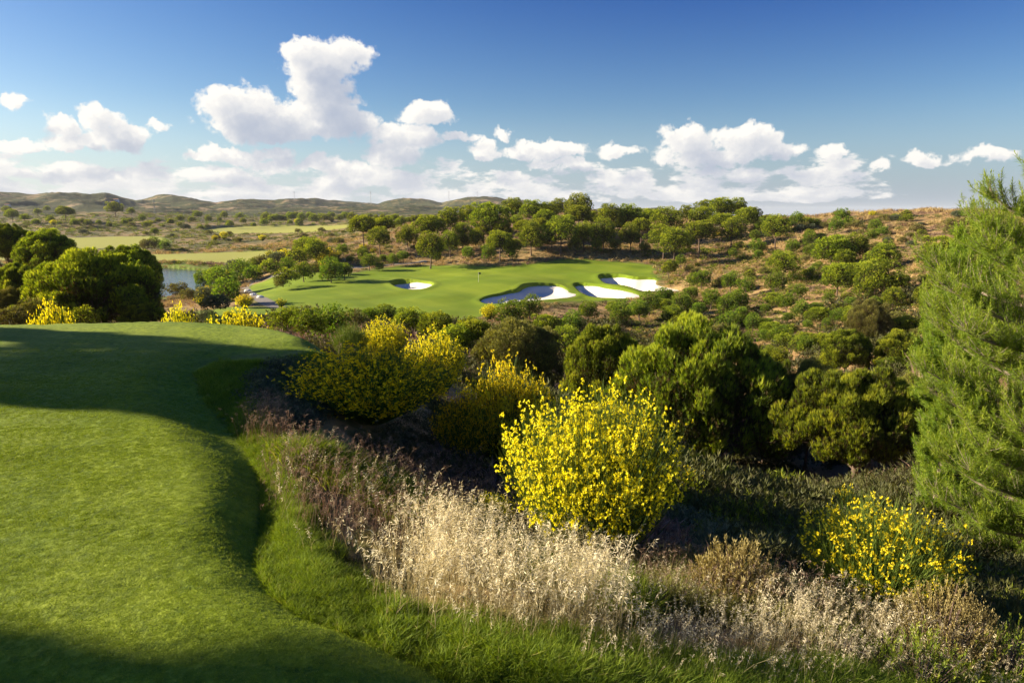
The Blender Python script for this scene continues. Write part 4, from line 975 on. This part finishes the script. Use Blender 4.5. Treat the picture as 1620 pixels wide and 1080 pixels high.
# ---- foreground grasses
def region(pix, n, tmin=1.5):
    """random ground points inside an outline given on the photograph"""
    x, y, z, ok = hit([p[0] for p in pix], [p[1] for p in pix], fn=ground_z, tmin=tmin); poly = np.stack([x, y], 1)
    x0, y0 = poly.min(0); x1, y1 = poly.max(0); out = [np.zeros(0), np.zeros(0)]; tries = 0
    while len(out[0]) < n and tries < 40:
        a = rng.uniform(x0, x1, n * 2); b = rng.uniform(y0, y1, n * 2); k = sdf(a, b, poly) < rng.normal(0, .12, n * 2)
        out = [np.r_[out[0], a[k]], np.r_[out[1], b[k]]]; tries += 1
    return out[0][:n], out[1][:n]
def oat_stalk(seed):
    r = np.random.default_rng(seed); g = Geo(); h = r.uniform(.75, 1.05); lean = r.uniform(.05, .30); az_ = r.uniform(0, 2 * pi)
    e = np.array([np.cos(az_) * lean + .12, np.sin(az_) * lean, h]); m = np.array([e[0] * .25, e[1] * .25, h * .6]); p = bez((0, 0, 0), m, e, 6)
    S = unit(np.array([[r.normal(), r.normal(), 0]]))[0]; w = .0032
    V = np.concatenate([[q - S * w / 2, q + S * w / 2] for q in p]); Q = np.array([[2 * j, 2 * j + 1, 2 * j + 3, 2 * j + 2] for j in range(5)])
    g.add(V, Q, np.full(12, .62))
    k = r.integers(14, 24); t = r.uniform(.62, 1.0, k)[:, None]; q = (1 - t) ** 2 * 0 + 2 * m * t * (1 - t) + e * t * t
    d = unit(np.stack([r.normal(.55, .45, k), r.normal(0, .5, k), r.normal(-.25, .45, k)], 1)); q = q + d * r.uniform(.004, .03, (k, 1))
    g.add(*leaves(r, q, d, r.uniform(.045, .075, k), .0095, np.clip(r.normal(.92, .1, k), 0, 1), .35))
    k = 3; P = np.zeros((k, 3)) + p[r.integers(0, 3, k)]; D = unit(np.stack([r.normal(0, .5, k), r.normal(0, .5, k), np.ones(k)], 1))
    g.add(*blades(r, P, D, r.uniform(.15, .35, k), .006, r.uniform(.1, .6, k), droop=.35))
    return g.arrays()
OAT = [oat_stalk(i) for i in range(14)]
def brome(seed):
    r = np.random.default_rng(seed); g = Geo(); h = r.uniform(.35, .6); e = np.array([r.normal(.08, .08), r.normal(0, .1), h]); m = np.array([e[0] * .2, e[1] * .2, h * .6]); p = bez((0, 0, 0), m, e, 4)
    S = unit(np.array([[r.normal(), r.normal(), 0]]))[0]; V = np.concatenate([[q - S * .0015, q + S * .0015] for q in p]); g.add(V, np.array([[2 * j, 2 * j + 1, 2 * j + 3, 2 * j + 2] for j in range(3)]), np.full(8, .4))
    k = 12; d = unit(np.stack([r.normal(.3, .6, k), r.normal(0, .6, k), r.normal(.1, .5, k)], 1)); g.add(*leaves(r, e + r.normal(0, .012, (k, 3)), d, r.uniform(.03, .06, k), .004, r.uniform(.4, 1, k), .3))
    return g.arrays()
BROME = [brome(i) for i in range(10)]
GR = [clump(100 + i, 44, 1.0, .024, .30, droop=.30, lo=.2, hi=.9, rad=.35) for i in range(6)]
LW = [clump(120 + i, 16, 1.0, .10, .40, droop=.25, lo=.15, hi=.9, rad=.9) for i in range(6)]
def grow(name, pix, n, size, mat, label, tmpl, off=0.0, tilt=0.0, cond=None, szv=None, lowmow=.02):
    x, y = region(pix, n); k = sdf(x, y, MOWN) > lowmow
    if cond is not None: k &= cond(x, y)
    x, y = x[k], y[k]; s = rng.uniform(*size, len(x))
    bake(name, tmpl, x, y, ground_z(x, y) - .01, s, mat, label, tilt=tilt, szv=None if szv is None else rng.uniform(*szv, len(x)))
P_OAT = [(590,880),(650,845),(760,860),(860,885),(960,905),(1010,930),(1010,1055),(830,1028),(690,1000),(600,962)]
P_OATR = [(960,905),(1080,925),(1180,950),(1250,990),(1270,1030),(1180,1055),(1000,1040)]
grow('wild_oats', P_OATR, 520, (.20, .38), M['oat'], 'lower pale oats running down towards the small broom', OAT, tilt=.10, cond=lambda x, y: fbm(x / .45, y / .45, 402, 3) + rng.uniform(-.25, .25, len(x)) > -.08)
grow('wild_oats', P_OAT, 3300, (.28, .70), M['oat'], 'pale feathery wild oats glowing in the sun before the largest broom', OAT, tilt=.10, cond=lambda x, y: fbm(x / .55, y / .55, 401, 3) + rng.uniform(-.25, .25, len(x)) > -.08)
grow('wild_oats', [(1180,960),(1300,975),(1420,1010),(1560,1060),(1400,1080),(1200,1060)], 420, (.25, .5), M['oat'], 'thin scatter of oats below the small broom', OAT, tilt=.12)
grow('wild_oats', [(900,1010),(1200,1010),(1450,1030),(1640,1050),(1660,1110),(1200,1100),(900,1070)], 420, (.16, .42), M['oat'], 'single pale oat stalks standing in the green grass', OAT, tilt=.14)
grow('brown_brome', [(900,1010),(1200,1010),(1450,1030),(1640,1050),(1660,1110),(1200,1100),(900,1070)], 420, (.3, .7), M['oat'], 'tan brome through the green grass at the bottom corner', BROME, tilt=.1)
grow('wild_oats', [(440,720),(560,740),(700,800),(860,860),(700,900),(520,900),(440,850)], 160, (.3, .55), M['oat'], 'scattered pale oat stalks among the brown brome', OAT, tilt=.08)
grow('brown_brome', [(430,705),(560,730),(700,780),(820,850),(700,890),(560,880),(470,850),(430,780)], 1900, (.4, .85), M['brown'], 'purplish brown brome beside the bright rough grass', BROME, tilt=.1)
grow('brown_brome', [(560,720),(700,740),(900,800),(1000,900),(860,890),(700,860)], 1300, (.5, 1.0), M['brown'], 'dead brown grass under the wide shaded broom', BROME, tilt=.1)
grow('brown_brome', [(420,506),(480,520),(560,548),(600,600),(540,575),(500,545),(440,520),(385,509)], 1500, (.5, 1.0), M['brown'], 'pinkish grass along the far lip of the lawn', BROME)
grow('brown_brome', [(395,660),(440,655),(450,710),(405,715)], 300, (.5, .8), M['brown'], 'small brown tuft of dead grass in the shaded bay', BROME)
grow('rough_grass', [(395,640),(430,700),(450,760),(490,840),(560,930),(700,985),(860,1010),(1000,1030),(1200,1060),(1200,1110),(850,1110),(600,1020),(430,965),(400,900),(410,790),(395,700)], 9000, (.05, .13), M['grass'], 'bright green rough grass bordering the mown lawn', GR)
grow('rough_grass', [(310,590),(350,575),(440,575),(520,565),(540,600),(480,640),(440,680),(400,700),(350,655),(310,610)], 5000, (.05, .15), M['grass'], 'green rough grass in the shaded bay of the lawn edge', GR)
grow('rough_grass', [(600,985),(800,1020),(1000,1045),(1300,1060),(1620,1070),(1750,1120),(900,1130),(700,1045)], 3800, (.07, .20), M['grass'], 'tall green grass along the bottom of the picture', GR, tilt=.25)
grow('brown_brome', [(960,900),(1100,915),(1300,960),(1420,1000),(1300,1010),(1100,985),(960,960)], 700, (.4, .8), M['brown'], 'brown dead grass around the yellow-brown shrub', BROME, tilt=.1)
grow('rough_grass', [(960,900),(1300,950),(1640,1000),(1640,1060),(1300,1010),(1000,960)], 2600, (.12, .34), M['olive'], 'olive weedy grass between the oats and the small broom', GR)
grow('rough_grass', [(440,720),(600,800),(800,900),(1000,960),(1000,985),(900,940),(760,850),(600,770)], 4500, (.12, .42), M['grass'], 'green grass mixed through the oats and brome', GR)
grow('silvery_herbs', [(400,600),(450,575),(500,600),(520,660),(460,690),(420,650)], 260, (.14, .34), M['grey'], 'silvery grey herbs in the shaded bay beside the wide broom', LBN)
grow('silvery_herbs', [(1040,800),(1150,790),(1300,860),(1280,900),(1100,880)], 160, (.25, .55), M['grey'], 'silvery grey herbs in the dark hollow behind the largest broom', LBN)
grow('low_herbs', [(450,700),(700,760),(1000,860),(1300,940),(1620,900),(1700,1050),(1300,1060),(900,1000),(600,930),(470,850)], 1500, (.05, .14), M['dull'], 'dark low herbs and litter under the grasses', LBN)
grow('low_herbs', [(560,700),(690,640),(820,700),(780,800),(600,790)], 420, (.12, .30), M['dull'], 'dark herbs filling the gap between the shaded brooms', LBN)
# mown lawn: short blades where they can be made out
def lawn():
    n = 230000; u = rng.uniform(2.3, 14.5, n); a = rng.uniform(-.86, .15, n)
    x = a * u * 1.05; y = u; k = (sdf(x, y, MOWN) < 0.03) & (rng.uniform(size=n) < np.clip(2.0 - u / 7.2, 0, 1)); x, y = x[k], y[k]
    s = .0125 * (.75 + .09 * np.clip(y, 0, 9)) * rng.uniform(.6, 1.3, len(x)) * np.clip(1.1 + .35 * fbm(x * 1.2, y * 2.5, 301, 3), .5, 1.6)
    bake('lawn_grass', LW, x, y, ground_z(x, y) - .003, s, M['lawn'], 'short mown lawn of the tee with long shadows across it')
lawn()

# ---- shrubs close to the camera
def shoots_geo(seed, n, k, L, W, H=1.0, up=.8, lo=.3, hi=1.0, stem=.3, cyl=True):
    """dome of separate upright leafy shoots: each shoot a stem with leaves along it"""
    r = np.random.default_rng(seed); g = Geo(); st = Geo(); d = rand_dirs(r, n); d[:, 2] = np.abs(d[:, 2]) * .9 + .08; d = unit(d) * [1, 1, H]
    P = d * r.uniform(.62, .92, (n, 1)); D = unit(d * .7 + [0, 0, up] + r.normal(0, .12, (n, 3)))
    t = r.uniform(0, 1, (n, k)); Ls = stem * r.uniform(.6, 1.2, (n, 1))
    Q = P[:, None] + D[:, None] * (t * Ls)[..., None]; LD = unit(np.repeat(D, k, 0) * 1.0 + r.normal(0, .55, (n * k, 3)))
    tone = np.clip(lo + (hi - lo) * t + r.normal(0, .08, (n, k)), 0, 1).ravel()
    g.add(*leaves(r, Q.reshape(-1, 3), LD, L * r.uniform(.7, 1.2, n * k), W, tone, .5))
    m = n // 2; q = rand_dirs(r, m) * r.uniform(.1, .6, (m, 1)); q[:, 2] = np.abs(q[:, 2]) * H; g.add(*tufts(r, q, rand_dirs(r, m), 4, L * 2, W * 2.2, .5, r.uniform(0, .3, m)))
    for i in range(0, n, max(1, n // 60)):
        st.add(*tube(bez((d[i, 0] * .08, d[i, 1] * .08, 0), P[i] * [.5, .5, .6], P[i] + D[i] * Ls[i] * .6, 5), np.linspace(.018, .006, 5), 4))
    return g, st
CLOSE = [
 (1330,1075,1000,130,4.6,'pine2','low bright green leafy weed in front of the small broom',110,16,.08,.018,.9,.4),
 (1165,925,842,165,5.5,'gold','yellow-brown leafy shrub between the two nearest brooms',500,14,.075,.020,.85,.25),
 (1492,1015,905,215,4.95,'gold','golden shrub with dense upright cream shoots beside the small broom',1100,16,.035,.012,.75,.16),
 (1455,1085,985,160,4.3,'pine2','bright green leafy plant with narrow leaves under the golden shrub',150,20,.10,.020,.8,.45),
 (1590,1075,975,130,4.7,'pine2','green leafy plant at the picture corner beside the golden shrub',90,18,.10,.022,.9,.4),
 (820,1000,930,50,5.6,'pine2','small green weed among the oats',40,14,.16,.03,1.0,.5),
 (465,770,700,50,7.8,'grey','grey-green weed standing at the edge of the brown brome',60,14,.12,.02,1.6,.6),
]
for px, pb, pt, w, Y, mt, lab, n, k, L, W, H, stem in CLOSE:
    x, y, _ = [float(v) for v in at(px, pb, Y)]; z = gz(x, y); h = max(float(at(px, pt, Y)[2]) - z, .32); rad = w / 2 / F * Y
    g, st = shoots_geo(int(px), n, k, L, W, 1.0, lo=.25, hi=1.0, stem=stem)
    0 and print('CLOSE', px, round(x, 2), Y, round(z, 2), 'h', round(h, 2), 'wantbase', round(float(at(px, pb, Y)[2]), 2))
    e = bpy.data.objects.new('shrub', None); COL.objects.link(e); e.location = (x, y, z - .03)
    a = link('foliage', g.mesh('foliage', [M[mt]]), e); b = link('stems', st.mesh('stems', [M['bark']]), e)
    sx = rad / 1.02; szz = h / (1 + stem * .7)
    for o in (a, b): o.scale = (sx, sx, szz)
    register(e, x, y, z, rad * 2, look='', noun='', zone='x', group=None, cat='shrub', fixed=lab)

# ---- the tall pine at the right edge
def tall_pine(px, Y, z_base, prof, seed, nb, lab, mat='pine2', nl=.13, dens=1.0):
    """prof: (photo row, crown half width in metres) from top to bottom"""
    r = np.random.default_rng(seed); x0 = (px - CX) / F * Y / cos(PITCH) ; x0 = float(at(px, 500, Y)[0]); g = Geo(); tr = Geo(); br = Geo()
    zs = np.array([float(at(px, p, Y)[2]) for p, _ in prof]); ws = np.array([w for _, w in prof])
    ztop, zbot = zs[0], zs[-1]; o = np.argsort(zs); h = ztop - z_base
    tp = bez((0, 0, -.2), (.15, .1, h * .5), (0, 0, h), 12); tr.add(*tube(tp, np.linspace(.19, .02, 12), 10))
    tips, dirs, old = [], [], []
    for i in range(nb):
        zz = zbot + (ztop - zbot) * (i + .5) / nb; w = float(np.interp(zz, zs[o], ws[o])) * r.uniform(.68, 1.08); a = i * 2.399 + r.uniform(-.3, .3)
        s = np.array([0, 0, zz - z_base - w * .28]); c = np.array([np.cos(a), np.sin(a), 0])
        e = s + c * w + [0, 0, w * r.uniform(.18, .42)]; m = s + c * w * .55 + [0, 0, -w * .03]
        b = bez(s, m, e, 9); br.add(*tube(b, np.linspace(.022 + .016 * w, .007, 9), 5))
        nt = int((16 + 22 * w) * dens)
        for _ in range(nt):
            t = r.uniform(.06, 1.0) ** .75; q = b[min(8, int(t * 8))] + (b[min(8, int(t * 8) + 1)] - b[min(8, int(t * 8))]) * r.uniform() if t < 1 else e
            side = unit(np.cross(c, [0, 0, 1.0])[None])[0] * r.choice([-1, 1]); d = unit((c * r.uniform(.2, 1) + side * r.uniform(.1, 1.1) + np.array([0, 0, r.uniform(.15, 1.1)]))[None])[0]
            L = r.uniform(.18, .50) * (.6 + .25 * w); f = q + d * L + [0, 0, L * .25]
            br.add(*tube(bez(q, q + d * L * .6, f, 4), np.linspace(.0065, .004, 4), 3)); up = unit((d * .5 + np.array([0, 0, .9]) + r.normal(0, .15, 3))[None])[0]
            tips.append(f); dirs.append(up); old.append(t)
            if r.uniform() < .6: tips.append(q + d * L * .55); dirs.append(unit((d + np.array([0, 0, .5]) + r.normal(0, .3, 3))[None])[0]); old.append(t * .5)
    T = np.array(tips); D = np.array(dirs); O = np.array(old); n = len(T)
    # each shoot: a brush of long needles, set back along its last centimetres
    k = 46; tt = r.uniform(-1, .25, (n, k)) * .16
    P = T[:, None] + D[:, None] * tt[..., None]; DD = unit(np.repeat(D, k, 0) * r.uniform(.5, 1.3, (n * k, 1)) + r.normal(0, .62, (n * k, 3)))
    tone = np.clip(.46 + .32 * np.repeat(O, k) + r.normal(0, .10, n * k) + np.repeat(r.normal(0, .12, n), k), .05, 1)
    g.add(*leaves(r, P.reshape(-1, 3), DD, nl * r.uniform(.7, 1.15, n * k), .0058, tone, .35))
    # the upright light green candle at each tip
    k = 10; P = np.repeat(T, k, 0) + np.repeat(D, k, 0) * r.uniform(0, .14, (n * k, 1)); DD = unit(np.repeat(D, k, 0) * 2 + r.normal(0, .5, (n * k, 3)))
    g.add(*leaves(r, P, DD, .06, .012, np.clip(r.normal(.9, .08, n * k), 0, 1), .4))
    e = bpy.data.objects.new('pine_tree', None); COL.objects.link(e); e.location = (x0, Y, z_base)
    link('trunk', tr.mesh('tall_trunk', [M['pale_bark']], True), e); link('branches', br.mesh('tall_branches', [M['pale_bark']], True), e); link('needles', g.mesh('tall_needles', [M[mat]]), e)
    register(e, x0, Y, 0, 4, look='', noun='', zone='x', group=None, cat='pine tree', fixed=lab)
tall_pine(1702, 12.5, gz(10.3, 12.5), [(175,.15),(240,.85),(300,1.35),(345,1.9),(400,2.5),(440,2.65),(500,2.55),(560,2.3),(620,2.45),(680,2.35),(740,2.1),(800,1.8),(850,1.45),(900,1.0),(960,.6)], 4, 128, 'tall near pine with long bright needles, cut off by the edge of the picture', dens=1.2)
tall_pine(1522, 16.0, gz(10.6, 16.0), [(366,.15),(392,.4),(430,.70),(480,.85),(540,.8),(600,.75),(660,.75),(720,.65),(780,.6),(830,.4)], 8, 66, 'slimmer near pine just behind the tall one, with candle-like top shoots', dens=1.5)

# ---- trees beside the tee, outside the picture on the sunward side, whose shadows cross the lawn
def shade_tree(tx, ty, zt, up, rad, kd, sz, lab):
    """crown centre such that its shadow falls round the lawn point (tx, ty)"""
    c = np.array([tx, ty, zt]) + SDIR * up; g0 = gz(c[0], c[1])
    put_tree('stone_pine', kd, float(c[0]), float(c[1]), g0, float(c[2]) - g0, rad, sz=sz, look='', noun='', zone='x', group=None, cat='pine tree', fixed=lab)
def shade(px_, py_, pz_, rad, kd, sz, lab):
    g0 = gz(px_, py_); put_tree('stone_pine', kd, px_, py_, g0, pz_ - g0, rad, sz=sz, look='', noun='', zone='x', group=None, cat='pine tree', fixed=lab)
shade(-27.0, 14.5, 4.6, 2.25, 'near0', 3.4, 'tall pine beside the tee whose shadow covers the lawn middle and the wide shaded broom')
shade(-27.5, 17.1, 2.6, .8, 'near1', 2.6, 'small pine beside the tee whose shadow reaches the far end of the lawn')
shade(-27.0, 4.3, 5.6, 3.5, 'near2', 3.4, 'broad pine beside the tee whose shadow crosses the lawn at the bottom of the picture')

# ---- flag, kerb stones, masts, houses
def box(g, x0, x1, y0, y1, z0, z1, tone=.5, mi=0):
    V = np.array([(x, y, z) for z in (z0, z1) for x, y in ((x0, y0), (x1, y0), (x1, y1), (x0, y1))], float)
    Q = np.array([(0, 3, 2, 1), (4, 5, 6, 7), (0, 1, 5, 4), (1, 2, 6, 5), (2, 3, 7, 6), (3, 0, 4, 7)]); g.add(V, Q, np.full(8, tone), mi)
M['white'] = simple_mat('white_paint', (0.80, 0.79, 0.76), .5, (0.70, 0.69, 0.66)); M['black'] = simple_mat('dark_cloth', (0.02, 0.02, 0.03), .9)
M['roof'] = simple_mat('roof_tiles', (0.35, 0.16, 0.09), .9); M['glass'] = simple_mat('window_glass', (0.03, 0.04, 0.05), .1); M['steel'] = simple_mat('steel', (0.45, 0.45, 0.44), .5)
x, y, z, _ = hit([757], [446], fn=ground_z, tmin=90); x, y, z = float(x[0]), float(y[0]), float(z[0])
e = tag(bpy.data.objects.new('flagstick', None), 'white flagstick with a small dark flag standing on the green', 'flagstick'); COL.objects.link(e); e.location = (x, y, z)
g = Geo(); g.add(*tube([(0, 0, -.1), (0, 0, 1.1), (0, 0, 2.25)], [.03, .028, .025], 8)); link('pole', g.mesh('pole', [M['white']], True), e)
g = Geo(); u = np.linspace(0, 1, 9); V = []
for s in (-.006, .006):
    for a in u: V += [(.03 + a * .52, .05 * sin(a * 7) + s, 2.22 - .03 * a), (.03 + a * .52, .05 * sin(a * 7 + .4) + s, 1.86 - .05 * a)]
V = np.array(V); Q = []
for j in range(8):
    a = 2 * j; Q += [(a, a + 1, a + 3, a + 2), (18 + a, 18 + a + 2, 18 + a + 3, 18 + a + 1), (a, a + 2, a + 20, a + 18), (a + 1, a + 19, a + 21, a + 3)]
Q += [(0, 18, 19, 1), (16, 17, 35, 34)]
g.add(V, np.array(Q), np.full(len(V), .5)); link('flag', g.mesh('flag', [M['black']]), e)
for i, (px, py) in enumerate([(392, 461), (401, 467), (412, 471)]):
    x, y, z, _ = hit([px], [py], fn=ground_z, tmin=60); x, y, z = float(x[0]), float(y[0]), float(z[0])
    r = np.random.default_rng(i); th_ = np.linspace(0, 2 * pi, 9)[:-1]; V = [];
    for k, (rr_, zz) in enumerate([(.9, -.1), (1, .18), (.8, .42), (.35, .52)]): V += [((rr_ * cos(t) * .85 + r.normal(0, .05)), rr_ * sin(t) * .5 + r.normal(0, .04), zz + r.normal(0, .02)) for t in th_]
    Q = [(8 * k + j, 8 * k + (j + 1) % 8, 8 * k + 8 + (j + 1) % 8, 8 * k + 8 + j) for k in range(3) for j in range(8)] + [(24, 25, 26, 27), (24, 27, 28, 31), (28, 29, 30, 31)]
    g = Geo(); g.add(np.array(V), np.array(Q), np.full(len(V), .5)); o = link('kerb_stone', g.mesh('kerb_stone', [M['white']]), None, (x, y, z))
    tag(o, ['farthest of the three whitish kerb stones on the cart path bend', 'middle one of the three whitish kerb stones on the cart path bend', 'nearest of the three whitish kerb stones on the cart path bend'][i], 'kerb stone', 'white stones along the cart path')
def mast(px, pt, Y, lab):
    x, y, zt = [float(v) for v in at(px, pt, Y)]; g0 = gz(x, y); h = zt - g0
    e = tag(bpy.data.objects.new('power_mast', None), lab, 'mast', 'thin masts on the hills'); COL.objects.link(e); e.location = (x, y, g0)
    g = Geo(); b = h * .05
    for sx in (-1, 1):
        for sy in (-1, 1): g.add(*tube([(sx * b, sy * b, -1), (sx * b * .5, sy * b * .5, h * .5), (sx * .25, sy * .25, h)], .16, 4))
    for k in range(8):
        z1 = h * k / 8; z2 = h * (k + 1) / 8; w1 = b * (1 - k / 8) + .2; w2 = b * (1 - (k + 1) / 8) + .2
        g.add(*tube([(-w1, -w1, z1), (0, -(w1 + w2) / 2, (z1 + z2) / 2), (w2, -w2, z2)], .07, 3)); g.add(*tube([(w1, -w1, z1), (0, -(w1 + w2) / 2, (z1 + z2) / 2), (-w2, -w2, z2)], .07, 3))
    link('tower', g.mesh('tower', [M['steel']]), e)
    g = Geo()
    for zz, l in ((.95, 3.2), (.85, 4.2)): g.add(*tube([(-l, 0, h * zz), (0, 0, h * zz + .4), (l, 0, h * zz)], .2, 4))
    link('crossarm', g.mesh('crossarm', [M['steel']]), e)
for i, (px, pt, Y, lab) in enumerate([(243, 315, 1250, 'thin lattice mast standing before the pale reservoir'), (465, 303, 2500, 'thin mast on the hills over the dark conifer belt'), (586, 302, 2700, 'thin mast on the hill crest between two rounded summits'), (710, 302, 2700, 'thin mast on the saddle of the hills above the bunker oval'), (755, 303, 2900, 'thin mast on the last rounded summit before the pines')]): mast(px, pt, Y, lab)
def house(px, py, w, lab):
    x, y, z, ok = hit([px], [py], fn=ground_z, tmin=300); x, y, z = float(x[0]), float(y[0]), float(z[0]); 
    e = tag(bpy.data.objects.new('white_house', None), lab, 'house', 'small houses on the far hills'); COL.objects.link(e); e.location = (x, y, z); d = w * .55; h = w * .32
    g = Geo(); box(g, -w / 2, w / 2, -d / 2, d / 2, -3, h); link('walls', g.mesh('walls', [M['white']]), e)
    g = Geo(); o = w * .04; V = np.array([(-w/2-o, -d/2-o, h), (w/2+o, -d/2-o, h), (w/2+o, d/2+o, h), (-w/2-o, d/2+o, h), (-w/2-o, 0, h + d * .28), (w/2+o, 0, h + d * .28)]); g.add(V, np.array([(0, 1, 5, 4), (2, 3, 4, 5), (0, 4, 4, 3), (1, 2, 5, 5)])[:2], np.full(6, .5)); link('roof', g.mesh('roof', [M['roof']]), e)
    for k in (-.3, 0, .3):
        g = Geo(); box(g, w * k - w * .05, w * k + w * .05, -d / 2 - .03, -d / 2 + .1, h * .35, h * .75); link('window', g.mesh('window', [M['glass']]), e)
house(184, 318, 13, 'white house on the crest of the far hill above the dark tree knoll')
house(176, 321, 9, 'smaller white house just below the crest of the far hill')
house(12, 326, 10, 'white house low on the far hills at the picture edge')
x, y, _ = [float(v) for v in at(1245, 348, 232)]; z = gz(x, y)
g = Geo(); g.add(*tube([(0, 0, -.1), (0, 0, 1), (0, 0, 2.2)], [.09, .08, .07], 8)); g.add(*tube([(0, 0, 2.2), (0, 0, 2.26)], [.13, .10], 8)); tag(link('marker_post', g.mesh('marker_post', [M['white']]), None, (x, y, z)), 'short white marker post on the far end of the dry ridge', 'post')
# the pale reservoir under the hills
rp = [on_level(p, q, -14.0) for p, q in [(205, 348.2), (310, 348.2), (302, 345.6), (215, 345.6)]]
flat_poly('reservoir_water', rp, gz(*np.mean(rp, 0)) + 1.5, M['water'])

# ------------------------------------------------------------------ labels
ORD = 'first second third fourth fifth sixth seventh eighth ninth tenth eleventh twelfth thirteenth fourteenth fifteenth sixteenth seventeenth eighteenth nineteenth twentieth'.split()
def size_word(w, lo, hi): return 'small' if w < lo else ('large' if w > hi else 'medium')
ZN = {'back': ('rounded stone pine', 'of the pines on the rise, {b} row'), 'front': ('umbrella-shaped stone pine', 'of those nearest the green, {b} row'),
      'edge': ('bright young pine', "at the green's back edge, {b} row"), 'slope': ('bright green young pine', 'on the dry slope, {b} row'),
      'thicket': ('dense pine', 'in the thicket on the dry slope, {b} row'), 'foot': ('green {n}', 'between lawn edge and putting green, {b} row'),
      'left': ('{n}', 'around pond and far fairways, {b} row'), 'belt': ('dark small pine', 'in the belt below the hills, {b} row'), 'farbroom': ('yellow broom bush', 'beyond the lawn, {b} row'),
      'ridge': ('low olive shrub', 'along the dry ridge, {b} row'), 'gully': ('leafy green bush', 'on the ravine slope, {b} row'), 'dryslope': ('low green shrub', 'on the dry slope, {b} row'), 'scrubland': ('low scrub bush', 'between the far fairways, {b} row'), 'rise': ('low bush', 'under the pines behind the green, {b} row')}
ROWS = ['lowest', 'second lowest', 'third lowest', 'fourth lowest', 'fifth lowest', 'sixth lowest']
for zn, (look, tail) in ZN.items():
    it = sorted([d for d in REG if d['zone'] == zn], key=lambda d: -d['py']); per = 14
    nb = max(1, min(6, -(-len(it) // per)));
    for b in range(nb):
        row = sorted(it[b * len(it) // nb:(b + 1) * len(it) // nb], key=lambda d: d['px'])
        for i, d in enumerate(row):
            lk = look.format(n=d['noun']) + ' ' + (ORD[i] + ' from the left ' if i < 20 else '') + tail.format(b=ROWS[b])
            tag(d['o'], lk, d['cat'], d['group'])
for d in REG:
    if d['fixed']: tag(d['o'], d['fixed'], d['cat'], d['group'])

# ------------------------------------------------------------------ the air between here and the hills
def haze():
    m, n = new_mat('haze')
    pv_ = n.n('ShaderNodeVolumePrincipled', {'Color': (0.86, 0.92, 1.0), 'Density': 0.00004, 'Anisotropy': 0.0})
    n.n('ShaderNodeOutputMaterial', {'Volume': pv_.outputs[0]})
    g = Geo(); box(g, -14500, 14500, -14500, 14500, -40, 130)
    tag(link('haze', g.mesh('haze', [m])), 'thin blue haze over the far hills', None, None, 'stuff')
if USE_HAZE: haze()
